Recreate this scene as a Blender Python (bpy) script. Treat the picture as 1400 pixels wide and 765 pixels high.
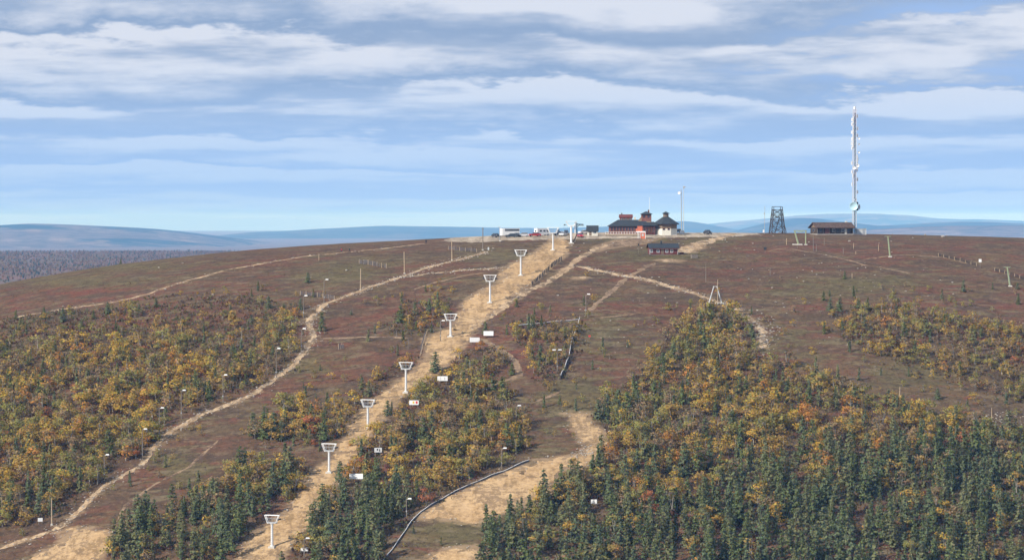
import bpy, bmesh, math, random
import numpy as np
from mathutils import Vector, Matrix

# ------------------------------------------------------------------ camera, sky, sun, exposure
random.seed(7)
RNG = np.random.default_rng(11)
S = bpy.context.scene
for o in list(bpy.data.objects): bpy.data.objects.remove(o)
COL = S.collection
FPX = 3970.0                                   # focal length in pixels of a 1400 px wide picture
PITCH = math.atan(82.5 / FPX)                  # eye level falls at row 300 of 765
CZ = 150.0                                     # eye height
cam_d = bpy.data.cameras.new('camera'); cam = bpy.data.objects.new('camera', cam_d); COL.objects.link(cam)
cam.location = (0, 0, CZ); cam.rotation_euler = (math.pi / 2 - PITCH, 0, 0)
cam_d.sensor_width = 36; cam_d.lens = 36 * FPX / 1400; cam_d.clip_start = 1; cam_d.clip_end = 120000
S.camera = cam
SUN_EL = math.radians(35); SHX, SHY = 0.80, 0.60     # shadows fall towards +x +y
sun_d = bpy.data.lights.new('sun', 'SUN'); sun = bpy.data.objects.new('sun', sun_d); COL.objects.link(sun)
sun_d.energy = 5.0; sun_d.angle = math.radians(0.53); sun_d.color = (1.0, 0.93, 0.83)
to_sun = Vector((-SHX * math.cos(SUN_EL), -SHY * math.cos(SUN_EL), math.sin(SUN_EL)))
sun.rotation_euler = to_sun.to_track_quat('Z', 'Y').to_euler(); sun.location = (0, 0, 400)
S.view_settings.view_transform = 'Standard'; S.view_settings.look = 'None'
S.view_settings.exposure = 0.35; S.view_settings.gamma = 1.0; S.view_settings.use_curve_mapping = False
S.cycles.use_denoising = True
S.cycles.max_bounces = 5; S.cycles.diffuse_bounces = 2; S.cycles.glossy_bounces = 2
S.cycles.transmission_bounces = 2; S.cycles.volume_bounces = 1; S.cycles.transparent_max_bounces = 4

W = bpy.data.worlds.new('World'); S.world = W; W.use_nodes = True
def build_world():
    nt = W.node_tree; N = nt.nodes; L = nt.links; N.clear()
    def m(op, a, b=None, c=None):
        n = N.new('ShaderNodeMath'); n.operation = op
        for i, x in enumerate((a, b, c)):
            if x is None: continue
            if isinstance(x, (int, float)): n.inputs[i].default_value = x
            else: L.new(x, n.inputs[i])
        return n.outputs[0]
    def ss(x, lo, hi):
        n = N.new('ShaderNodeMapRange'); n.interpolation_type = 'SMOOTHSTEP'
        L.new(x, n.inputs[0]); n.inputs[1].default_value = lo; n.inputs[2].default_value = hi
        return n.outputs[0]
    def mix(f, a, b):
        n = N.new('ShaderNodeMix'); n.data_type = 'RGBA'
        for s, x in ((n.inputs[0], f), (n.inputs[6], a), (n.inputs[7], b)):
            if isinstance(x, (int, float)): s.default_value = x
            elif isinstance(x, tuple): s.default_value = (*x, 1)
            else: L.new(x, s)
        return n.outputs[2]
    sky = N.new('ShaderNodeTexSky'); sky.sky_type = 'NISHITA'; sky.sun_disc = False
    sky.sun_elevation = SUN_EL; sky.sun_rotation = math.atan2(to_sun.x, to_sun.y)
    sky.altitude = 400; sky.air_density = 1.0; sky.dust_density = 0.6; sky.ozone_density = 2.0
    tc = N.new('ShaderNodeTexCoord'); sp = N.new('ShaderNodeSeparateXYZ'); L.new(tc.outputs['Generated'], sp.inputs[0])
    x, y, z = sp.outputs
    az = m('ARCTAN2', x, y)
    hyp = m('SQRT', m('ADD', m('MULTIPLY', x, x), m('MULTIPLY', y, y)))
    el = m('MAXIMUM', m('ARCTAN2', z, hyp), 0.0)
    lg = m('LOGARITHM', m('ADD', el, 0.022), 2.0)
    def noise(sx, sy, dy, scale, detail, rough, seed, dist=0.0):
        c = N.new('ShaderNodeCombineXYZ')
        L.new(m('MULTIPLY', az, sx), c.inputs[0]); L.new(m('MULTIPLY', m('ADD', lg, dy), sy), c.inputs[1]); c.inputs[2].default_value = seed
        n = N.new('ShaderNodeTexNoise'); n.inputs['Scale'].default_value = scale; n.inputs['Detail'].default_value = detail
        n.inputs['Roughness'].default_value = rough; n.inputs['Distortion'].default_value = dist
        L.new(c.outputs[0], n.inputs['Vector']); return n.outputs['Fac']
    K = 10.0 / 1.27
    C = lambda r, g, b_: tuple(K * c for c in (r, g, b_))
    n1 = noise(7.5, 1.6, 0, 1.0, 4, 0.52, 3.3); n2 = noise(30.0, 5.5, 0, 1.0, 7, 0.62, 6.1); n3 = noise(3.2, 1.9, 0, 1.0, 3, 0.5, 8.7); n4 = noise(9.0, 3.5, 0, 1.0, 5, 0.55, 1.9)
    q = m('ADD', m('MULTIPLY', lg, 2.7), m('ADD', m('MULTIPLY', n1, 1.9), m('MULTIPLY', n2, 1.05)))
    f = m('FRACT', q)
    lit = m('MULTIPLY', m('POWER', f, 0.7), m('SUBTRACT', 1.0, ss(f, 0.74, 1.0)))
    lit = m('MULTIPLY', m('MULTIPLY', lit, 1.5), m('ADD', 0.16, m('MULTIPLY', ss(n4, 0.36, 0.58), 0.9)))
    lit = m('ADD', lit, m('MULTIPLY', m('SUBTRACT', n2, 0.5), 0.30))
    lit = ss(lit, -0.05, 1.0)
    hz = ss(el, 0.0, 0.062)
    grey = mix(hz, C(0.385, 0.61, 0.98), C(0.29, 0.405, 0.61))
    white = mix(hz, C(0.52, 0.73, 1.0), C(0.71, 0.76, 0.87))
    cc = mix(lit, grey, white)
    up = N.new('ShaderNodeCombineXYZ'); L.new(x, up.inputs[0]); L.new(y, up.inputs[1]); L.new(m('ADD', m('MAXIMUM', z, 0.0), 0.28), up.inputs[2])
    nrm = N.new('ShaderNodeVectorMath'); nrm.operation = 'NORMALIZE'; L.new(up.outputs[0], nrm.inputs[0]); L.new(nrm.outputs[0], sky.inputs[0])
    blue = mix(0.8, sky.outputs[0], C(0.40, 0.595, 0.99))
    opac = m('MULTIPLY', ss(m('ADD', n3, m('MULTIPLY', lit, 0.25)), 0.24, 0.46), m('ADD', 0.5, m('MULTIPLY', hz, 0.46)))
    fin = mix(opac, blue, cc)
    bg = N.new('ShaderNodeBackground'); bg.inputs['Strength'].default_value = 0.1; L.new(fin, bg.inputs[0])
    out = N.new('ShaderNodeOutputWorld'); L.new(bg.outputs[0], out.inputs[0])
build_world()

# ------------------------------------------------------------------ numeric helpers
_PERM = np.random.default_rng(5).random((256, 256))
def vnoise(x, y):
    x = np.asarray(x, float); y = np.asarray(y, float)
    xi = np.floor(x).astype(int); yi = np.floor(y).astype(int); fx = x - xi; fy = y - yi
    fx = fx * fx * (3 - 2 * fx); fy = fy * fy * (3 - 2 * fy)
    g = lambda i, j: _PERM[i & 255, j & 255]
    return (g(xi, yi) * (1 - fx) + g(xi + 1, yi) * fx) * (1 - fy) + (g(xi, yi + 1) * (1 - fx) + g(xi + 1, yi + 1) * fx) * fy
def fbm(x, y, octv=4, rough=0.5):
    s = 0; a = 1; t = 0
    for k in range(octv):
        s = s + a * (vnoise(np.asarray(x) * 2 ** k + 17.3 * k, np.asarray(y) * 2 ** k + 9.1 * k) - 0.5); t += a; a *= rough
    return s / t
def smooth_table(pts, lo, hi, step, win):
    g = np.arange(lo, hi, step); v = np.interp(g, [p[0] for p in pts], [p[1] for p in pts])
    k = np.hanning(win + 2)[1:-1]; k /= k.sum()
    return g, np.convolve(np.pad(v, win // 2, mode='edge'), k, mode='valid')[:len(g)]
PY, PZ = smooth_table([(-6000, -150), (0, -148), (300, -146), (500, -134), (600, -113), (660, -92.5), (700, -78.5), (742, -64.5), (774, -55.8),
    (808, -47.2), (852, -34.8), (895, -25.2), (931, -17.8), (973, -11.2), (1000, -8.1), (1022, -6.0), (1045, -4.85), (1072, -4.9), (1100, -6.2),
    (1150, -11), (1250, -26), (1400, -55), (1700, -95), (2200, -125), (9000, -160), (50000, -200)], -6000, 3000, 2.0, 17)
GX, GZ = smooth_table([(-3000, 120), (-400, 62), (-250, 31), (-176, 16.6), (-151, 12.4), (-126, 9.4), (-100, 6.7), (-75, 4.7), (-50, 3.3), (-25, 1.9), (0, .5),
    (20, 0), (105, 0), (132, .5), (158, 1.0), (184, 1.7), (300, 9), (600, 40), (3000, 120)], -3000, 3000, 2.0, 13)
LY, LZ = smooth_table([(-6000, -150), (1200, -150), (1800, -110), (2500, -74), (3300, -66), (4500, -63), (5400, -61), (5900, -64), (7000, -110), (9000, -130)], -6000, 9000, 20, 15)
def terrain(x, y):
    x = np.asarray(x, float); y = np.asarray(y, float)
    z = np.interp(y, PY, PZ) - np.interp(x, GX, GZ)
    near = np.clip((y - 500) / 60, 0, 1) * np.clip((1500 - y) / 300, 0, 1)
    calm = 0.35 + 0.65 * np.clip((1010 - y) / 60, 0, 1)
    z = z + near * calm * (1.9 * fbm(x / 34, y / 34, 4) + 0.45 * fbm(x / 5.5 + 40, y / 5.5, 3))
    low = np.interp(y, LY, LZ) + 7 * fbm(x / 420, y / 700 + 3, 4)
    return np.maximum(z, low) + CZ
CP, SP = math.cos(PITCH), math.sin(PITCH)
def project(x, y, z):
    dz = z - CZ; d = y * CP - dz * SP; up = y * SP + dz * CP
    return 700 + FPX * x / d, 382.5 - FPX * up / d
_T = np.concatenate([np.arange(520, 1120, 0.5)])
def ground(u, v):
    """the point of the hillside seen at picture position u, v"""
    dx = (u - 700) / FPX; dz = -(v - 382.5) / FPX
    dy = CP + dz * SP; dzz = -SP + dz * CP
    t = _T; X = dx * t / dy; Z = CZ + dzz * t / dy
    h = terrain(X, t); below = np.nonzero(Z < h)[0]
    if len(below) == 0:
        k = int(np.argmax(h - Z)); yy = t[k]
    else:
        k = below[0]
        if k == 0: yy = t[0]
        else:
            a = Z[k - 1] - h[k - 1]; b = h[k] - Z[k]; yy = t[k - 1] + 0.5 * a / (a + b)
    xx = dx * yy / dy
    return Vector((xx, yy, float(terrain(xx, yy))))
def at_depth(u, y):
    x = (u - 700) / FPX * y
    return Vector((x, y, float(terrain(x, y))))
def inpoly(u, v, poly):
    u = np.asarray(u); v = np.asarray(v); r = np.zeros(u.shape, bool); n = len(poly)
    for i in range(n):
        x0, y0 = poly[i]; x1, y1 = poly[(i + 1) % n]
        if y0 == y1: continue
        c = ((y0 > v) != (y1 > v)) & (u < (x1 - x0) * (v - y0) / (y1 - y0) + x0); r ^= c
    return r
def polydist(x, y, pts, closed=False):
    d = np.full(np.shape(x), 1e9); n = len(pts)
    for i in range(n if closed else n - 1):
        ax, ay = pts[i][0], pts[i][1]; bx, by = pts[(i + 1) % n][0], pts[(i + 1) % n][1]
        l2 = (bx - ax) ** 2 + (by - ay) ** 2 + 1e-9
        t = np.clip(((x - ax) * (bx - ax) + (y - ay) * (by - ay)) / l2, 0, 1)
        d = np.minimum(d, np.hypot(x - ax - t * (bx - ax), y - ay - t * (by - ay)))
    return d

# ------------------------------------------------------------------ materials
MATS = {}
def material(name, col, rough=0.8, var=0.12, scale=3.0, metal=0.0, spec=0.3, bump=0.0, emit=None):
    if name in MATS: return MATS[name]
    mt = bpy.data.materials.new(name); mt.use_nodes = True; nt = mt.node_tree; N = nt.nodes; L = nt.links
    p = N['Principled BSDF']; p.inputs['Roughness'].default_value = rough; p.inputs['Metallic'].default_value = metal
    p.inputs['Specular IOR Level'].default_value = spec
    tc = N.new('ShaderNodeTexCoord'); nz = N.new('ShaderNodeTexNoise'); nz.inputs['Scale'].default_value = scale; nz.inputs['Detail'].default_value = 5
    L.new(tc.outputs['Object'], nz.inputs['Vector'])
    r = N.new('ShaderNodeValToRGB'); L.new(nz.outputs['Fac'], r.inputs[0])
    r.color_ramp.elements[0].position = .3; r.color_ramp.elements[1].position = .7
    r.color_ramp.elements[0].color = (*[c * (1 - var * 1.5) for c in col], 1); r.color_ramp.elements[1].color = (*[min(1, c * (1 + var)) for c in col], 1)
    L.new(r.outputs[0], p.inputs['Base Color'])
    if bump:
        b = N.new('ShaderNodeBump'); b.inputs['Strength'].default_value = bump; b.inputs['Distance'].default_value = 0.05
        L.new(nz.outputs['Fac'], b.inputs['Height']); L.new(b.outputs[0], p.inputs['Normal'])
    MATS[name] = mt; return mt
def node_tools(mt):
    nt = mt.node_tree; N = nt.nodes; L = nt.links
    tc = N.new('ShaderNodeTexCoord')
    def noise(scale, detail=5, rough=0.55, vec=None, sc=(1, 1, 1), rot=0.0, dist=0.0):
        mp = N.new('ShaderNodeMapping'); mp.inputs['Scale'].default_value = sc; mp.inputs['Rotation'].default_value = (0, 0, rot)
        L.new(vec or tc.outputs['Object'], mp.inputs[0])
        n = N.new('ShaderNodeTexNoise'); n.inputs['Scale'].default_value = scale; n.inputs['Detail'].default_value = detail
        n.inputs['Roughness'].default_value = rough; n.inputs['Distortion'].default_value = dist; L.new(mp.outputs[0], n.inputs['Vector']); return n.outputs['Fac']
    def ss(x, lo, hi):
        n = N.new('ShaderNodeMapRange'); n.interpolation_type = 'SMOOTHSTEP'; L.new(x, n.inputs[0]); n.inputs[1].default_value = lo; n.inputs[2].default_value = hi; return n.outputs[0]
    def mix(f, a, b, mode='MIX'):
        n = N.new('ShaderNodeMix'); n.data_type = 'RGBA'; n.blend_type = mode
        for s, x in ((n.inputs[0], f), (n.inputs[6], a), (n.inputs[7], b)):
            if isinstance(x, (int, float)): s.default_value = x
            elif isinstance(x, tuple): s.default_value = (*x, 1)
            else: L.new(x, s)
        return n.outputs[2]
    def m(op, a, b):
        n = N.new('ShaderNodeMath'); n.operation = op
        for i, x in enumerate((a, b)):
            if isinstance(x, (int, float)): n.inputs[i].default_value = x
            else: L.new(x, n.inputs[i])
        return n.outputs[0]
    return N, L, tc, noise, ss, mix, m
def heath_material():
    mt = bpy.data.materials.new('heath'); mt.use_nodes = True
    N, L, tc, noise, ss, mix, m = node_tools(mt)
    p = N['Principled BSDF']; p.inputs['Roughness'].default_value = 0.95; p.inputs['Specular IOR Level'].default_value = 0.1
    at = N.new('ShaderNodeVertexColor'); at.layer_name = 'cover'
    sp = N.new('ShaderNodeSeparateColor'); L.new(at.outputs[0], sp.inputs[0]); wear, green, red = sp.outputs[0], sp.outputs[1], sp.outputs[2]
    far = at.outputs['Alpha']
    n1 = noise(0.030, 7, 0.62, sc=(0.8, 1.5, 1), dist=.4); n2 = noise(0.10, 7, 0.66, sc=(0.7, 1.5, 1), dist=.3); n3 = noise(0.30, 6, 0.72, sc=(0.8, 1.1, 1)); n4 = noise(0.9, 5, 0.72, sc=(1, .8, 1))
    n5 = noise(0.06, 6, 0.64, sc=(0.9, 1.9, 1), rot=0.5, dist=.4); n6 = noise(0.022, 5, 0.62, rot=1.1, dist=.5); n7 = noise(0.17, 6, .68, sc=(.6, 1.6, 1), rot=-.3)
    c = mix(ss(n1, .44, .56), (0.101, 0.058, 0.034), (0.119, 0.054, 0.031))
    c = mix(m('MULTIPLY', ss(n6, .45, .56), .8), c, (0.108, 0.076, 0.039))
    c = mix(m('MULTIPLY', ss(m('ADD', n2, m('MULTIPLY', red, .16)),   .53, .60), .8), c, (0.135, 0.046, 0.030))
    c = mix(m('MULTIPLY', ss(n5, .49, .57), .75), c, (0.074, 0.050, 0.032))
    g = ss(m('ADD', m('MULTIPLY', green, .26), m('ADD', m('MULTIPLY', n2, .45), m('MULTIPLY', n7, .55))), .53, .61)
    c = mix(m('MULTIPLY', g, .8), c, (0.101, 0.086, 0.036))
    pale = ss(m('ADD', m('MULTIPLY', n3, .55), m('MULTIPLY', n7, .55)), .575, .63)
    c = mix(m('MULTIPLY', pale, .45), c, (0.176, 0.133, 0.084))
    c = mix(m('MULTIPLY', ss(n3, .48, .40), .6), c, (0.050, 0.034, 0.023))
    c = mix(m('MULTIPLY', ss(n4, .565, .64), .4), c, (0.189, 0.150, 0.098))
    c = mix(m('MULTIPLY', ss(n4, .46, .39), .65), c, (0.036, 0.027, 0.017))
    w = ss(m('ADD', wear, m('MULTIPLY', m('SUBTRACT', n3, .5), 1.8)), .35, .95)
    c = mix(m('MULTIPLY', w, .85), c, (0.28, 0.195, 0.115))
    # lowland wood seen from afar
    f1 = noise(0.02, 6, .65); f2 = noise(0.09, 4, .6)
    fc = mix(ss(f1, .44, .57), (0.150, 0.085, 0.065), (0.085, 0.085, 0.060)); fc = mix(m('MULTIPLY', ss(f2, .5, .7), .5), fc, (0.14, 0.09, 0.05))
    c = mix(far, fc, c)
    L.new(c, p.inputs['Base Color'])
    b = N.new('ShaderNodeBump'); b.inputs['Strength'].default_value = 0.9; b.inputs['Distance'].default_value = 0.35
    L.new(m('ADD', n3, m('MULTIPLY', n4, .5)), b.inputs['Height']); L.new(b.outputs[0], p.inputs['Normal'])
    return mt
def sand_material(name, a, b, dark, grass=0.25, streak=0.6):
    mt = bpy.data.materials.new(name); mt.use_nodes = True
    N, L, tc, noise, ss, mix, m = node_tools(mt)
    p = N['Principled BSDF']; p.inputs['Roughness'].default_value = 0.95; p.inputs['Specular IOR Level'].default_value = 0.1
    n1 = noise(0.07, 7, .68, dist=.5); n2 = noise(0.22, 6, .70); n3 = noise(0.8, 5, .72); st = noise(0.38, 6, .68, sc=(1.0, 0.07, 1), rot=streak, dist=.3)
    c = mix(ss(n1, .43, .57), a, b)
    c = mix(m('MULTIPLY', ss(st, .51, .58), .7), c, tuple(x * 0.60 for x in a))
    c = mix(m('MULTIPLY', ss(st, .48, .42), .5), c, tuple(min(1, x * 1.18) for x in b))
    c = mix(m('MULTIPLY', ss(m('ADD', m('MULTIPLY', n2, .55), m('MULTIPLY', n1, .45)), .515, .56), min(1, grass * 2.4)), c, dark)
    c = mix(m('MULTIPLY', ss(n3, .54, .61), .55), c, tuple(x * .5 for x in a))
    c = mix(m('MULTIPLY', ss(n3, .46, .40), .5), c, tuple(min(1, x * 1.3) for x in b))
    L.new(c, p.inputs['Base Color'])
    bp = N.new('ShaderNodeBump'); bp.inputs['Strength'].default_value = 0.8; bp.inputs['Distance'].default_value = 0.25
    L.new(m('ADD', n2, m('MULTIPLY', n3, .4)), bp.inputs['Height']); L.new(bp.outputs[0], p.inputs['Normal'])
    return mt
HEATH = heath_material()
SAND = sand_material('bare_sand', (0.34, 0.222, 0.112), (0.40, 0.275, 0.15), (0.17, 0.115, 0.068), .30, -0.26)
TRACK = sand_material('stony_track', (0.30, 0.205, 0.12), (0.40, 0.295, 0.185), (0.12, 0.085, 0.055), .40, 0.5)
FAINT = sand_material('worn_heath', (0.20, 0.135, 0.085), (0.25, 0.175, 0.11), (0.10, 0.065, 0.045), .45, 0.5)
GRAVEL = sand_material('gravel', (0.30, 0.25, 0.19), (0.37, 0.31, 0.24), (0.20, 0.15, 0.10), .25, 1.2)
def foliage_material(name, trans):
    mt = bpy.data.materials.new(name); mt.use_nodes = True; nt = mt.node_tree; N = nt.nodes; L = nt.links
    N.remove(N['Principled BSDF']); out = N['Material Output']
    at = N.new('ShaderNodeVertexColor'); at.layer_name = 'leaf_colour'
    d = N.new('ShaderNodeBsdfDiffuse'); t = N.new('ShaderNodeBsdfTranslucent'); mx = N.new('ShaderNodeMixShader'); mx.inputs[0].default_value = trans
    L.new(at.outputs[0], d.inputs[0]); L.new(at.outputs[0], t.inputs[0]); L.new(d.outputs[0], mx.inputs[1]); L.new(t.outputs[0], mx.inputs[2]); L.new(mx.outputs[0], out.inputs[0])
    return mt
LEAF = foliage_material('autumn_leaves', 0.5); NEEDLE = foliage_material('conifer_needles', 0.42)
BIRCH_BARK = material('birch_bark', (0.27, 0.25, 0.22), .9, .4, 2.0); PINE_BARK = material('conifer_bark', (0.10, 0.07, 0.05), .9, .3, 2.0)
WHITE = material('white_paint', (0.78, 0.79, 0.79), .45, .05, 1.5); CONC = material('concrete', (0.45, 0.43, 0.39), .9, .12, 2)
STEEL = material('galvanised_steel', (0.42, 0.44, 0.46), .45, .1, 2, .4); DARK = material('dark_steel', (0.035, 0.04, 0.045), .6, .2, 2)
WOODG = material('weathered_wood', (0.20, 0.17, 0.14), .9, .25, 4); WOODT = material('pale_timber', (0.40, 0.31, 0.21), .9, .2, 4)
WOODD = material('tarred_wood', (0.055, 0.042, 0.035), .85, .3, 4); REDW = material('red_panelling', (0.20, 0.085, 0.068), .8, .22, 2)
REDD = material('dark_red_boards', (0.13, 0.036, 0.030), .8, .25, 3); SLATE = material('slate_roof', (0.030, 0.036, 0.042), .6, .25, 2.5)
GLASS = material('dark_glass', (0.035, 0.045, 0.06), .12, .2, 1, 0, .6); LIME = material('limewash', (0.62, 0.60, 0.53), .9, .1, 2)
BROWN = material('brown_boards', (0.20, 0.145, 0.10), .85, .2, 3); ORANGE = material('orange_paint', (0.58, 0.16, 0.085), .5, .12, 2)
GREEN = material('pale_green_paint', (0.26, 0.31, 0.19), .6, .12, 2); ROCK = material('grey_rock', (0.36, 0.33, 0.29), .95, .25, 1.2, bump=.6)
RUBBER = material('rubber', (0.02, 0.02, 0.02), .8, .1); NET = material('dark_netting', (0.10, 0.11, 0.125), .8, .3, 2)
PALEBLUE = material('pale_blue_dish', (0.42, 0.62, 0.70), .4, .05, 1); LGREY = material('light_grey_panels', (0.50, 0.53, 0.54), .6, .06, 1)
SIGNRED = material('sign_red', (0.60, 0.05, 0.04), .5, .05); SIGNYEL = material('sign_yellow', (0.75, 0.50, 0.05), .5, .05)

# ------------------------------------------------------------------ mesh helpers
def finish(o, label=None, cat=None, group=None, kind=None, parent=None):
    COL.objects.link(o)
    if parent is not None: o.parent = parent
    for k, v in (('label', label), ('category', cat), ('group', group), ('kind', kind)):
        if v: o[k] = v
    return o
def thing(name, label, cat, loc, rz=0.0, group=None):
    o = bpy.data.objects.new(name, None); o.empty_display_size = 0.3; o.location = loc; o.rotation_euler = (0, 0, rz)
    return finish(o, label, cat, group)
class MB:
    def __init__(s): s.v = []; s.f = []; s.mi = []; s.k = 0
    def add(s, v, f):
        n = len(s.v); s.v += [tuple(p) for p in v]; s.f += [tuple(i + n for i in q) for q in f]; s.mi += [s.k] * len(f); return s
    def box(s, c, d, rz=0.0, top=1.0):
        x, y, z = d[0] / 2, d[1] / 2, d[2] / 2; co, si = math.cos(rz), math.sin(rz); pts = []
        for zz in (-z, z):
            k = top if zz > 0 else 1.0
            for xx, yy in ((-x, -y), (x, -y), (x, y), (-x, y)):
                xx *= k; yy *= k; pts.append((c[0] + xx * co - yy * si, c[1] + xx * si + yy * co, c[2] + zz))
        return s.add(pts, [(3, 2, 1, 0), (4, 5, 6, 7), (0, 1, 5, 4), (1, 2, 6, 5), (2, 3, 7, 6), (3, 0, 4, 7)])
    def tube(s, a, b, r0, r1=None, n=8, cap=True):
        a = Vector(a); b = Vector(b); r1 = r0 if r1 is None else r1; d = (b - a)
        if d.length < 1e-6: return s
        q = d.to_track_quat('Z', 'Y'); pts = []
        for c, r in ((a, r0), (b, r1)):
            for i in range(n):
                t = 2 * math.pi * i / n; pts.append(c + q @ Vector((r * math.cos(t), r * math.sin(t), 0)))
        f = [(i, (i + 1) % n, n + (i + 1) % n, n + i) for i in range(n)]
        if cap: f += [tuple(range(n))[::-1], tuple(range(n, 2 * n))]
        return s.add(pts, f)
    def path(s, pts, r, n=6):
        for a, b in zip(pts[:-1], pts[1:]): s.tube(a, b, r, r, n)
        return s
    def prism(s, prof, y0, y1):                      # profile in x, z extruded along y
        n = len(prof); pts = [(x, y0, z) for x, z in prof] + [(x, y1, z) for x, z in prof]
        return s.add(pts, [tuple(range(n)), tuple(range(2 * n - 1, n - 1, -1))] + [(i, n + i, n + (i + 1) % n, (i + 1) % n) for i in range(n)])
    def lathe(s, c, prof, n=12, rot=0.0):
        pts = []; f = []
        for r, z in prof:
            for i in range(n):
                t = rot + 2 * math.pi * i / n; pts.append((c[0] + r * math.cos(t), c[1] + r * math.sin(t), c[2] + z))
        for k in range(len(prof) - 1):
            for i in range(n): f.append((k * n + i, k * n + (i + 1) % n, (k + 1) * n + (i + 1) % n, (k + 1) * n + i))
        f.append(tuple(range(n))[::-1]); f.append(tuple((len(prof) - 1) * n + i for i in range(n)))
        return s.add(pts, f)
    def hip(s, x0, x1, y0, y1, z0, z1, inset, ov=0.0, th=0.12):
        ym = (y0 + y1) / 2
        pts = [(x0 - ov, y0 - ov, z0), (x1 + ov, y0 - ov, z0), (x1 + ov, y1 + ov, z0), (x0 - ov, y1 + ov, z0), (x0 + inset, ym, z1), (x1 - inset, ym, z1)]
        pts += [(p[0], p[1], p[2] - th) for p in pts[:4]]
        return s.add(pts, [(0, 1, 5, 4), (1, 2, 5), (2, 3, 4, 5), (3, 0, 4), (9, 8, 7, 6), (0, 6, 7, 1), (1, 7, 8, 2), (2, 8, 9, 3), (3, 9, 6, 0)])
    def gable(s, x0, x1, y0, y1, z0, z1, ov=0.4, th=0.14):  # ridge along x, a real slab with thickness
        ym = (y0 + y1) / 2; sl = (z1 - z0) / (ym - y0); ya, yb = y0 - ov, y1 + ov; za = z0 - ov * sl
        prof = [(ya, za), (ym, z1), (yb, za), (yb, za + th), (ym, z1 + th * 1.2), (ya, za + th)]
        n = 6; pts = [(x0 - ov, y, z) for y, z in prof] + [(x1 + ov, y, z) for y, z in prof]
        return s.add(pts, [(5, 4, 1, 0), (4, 3, 2, 1), (6, 7, 10, 11), (7, 8, 9, 10)] + [(i, (i + 1) % n, n + (i + 1) % n, n + i) for i in range(n)])
    def build(s, name, mats, parent=None, label=None, cat=None, group=None, kind=None, smooth=False, loc=None, rz=None):
        me = bpy.data.meshes.new(name); me.from_pydata(s.v, [], s.f)
        if not isinstance(mats, (list, tuple)): mats = [mats]
        for m_ in mats: me.materials.append(m_)
        if len(mats) > 1: me.polygons.foreach_set('material_index', s.mi)
        bm = bmesh.new(); bm.from_mesh(me); bmesh.ops.recalc_face_normals(bm, faces=bm.faces); bm.to_mesh(me); bm.free()
        if smooth: me.shade_smooth()
        o = bpy.data.objects.new(name, me)
        if loc is not None: o.location = loc
        if rz is not None: o.rotation_euler = (0, 0, rz)
        return finish(o, label, cat, group, kind, parent)
def grid_mesh(name, V, F, mats, smooth=True):
    me = bpy.data.meshes.new(name); k = F.shape[1]
    me.vertices.add(len(V)); me.vertices.foreach_set('co', V.astype(np.float32).ravel())
    me.loops.add(F.size); me.loops.foreach_set('vertex_index', F.astype(np.int32).ravel())
    me.polygons.add(len(F)); me.polygons.foreach_set('loop_start', np.arange(0, F.size, k, dtype=np.int32))
    for m_ in mats: me.materials.append(m_)
    me.update(calc_edges=True); me.validate()
    if smooth: me.shade_smooth()
    return me
def set_colour(me, name, arr):
    a = me.color_attributes.new(name, 'FLOAT_COLOR', 'POINT'); a.data.foreach_set('color', arr.astype(np.float32).ravel())
def copy_tree(o, parent=None):
    c = o.copy(); COL.objects.link(c)
    if parent is not None: c.parent = parent
    for ch in list(o.children): copy_tree(ch, c)
    return c

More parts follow.
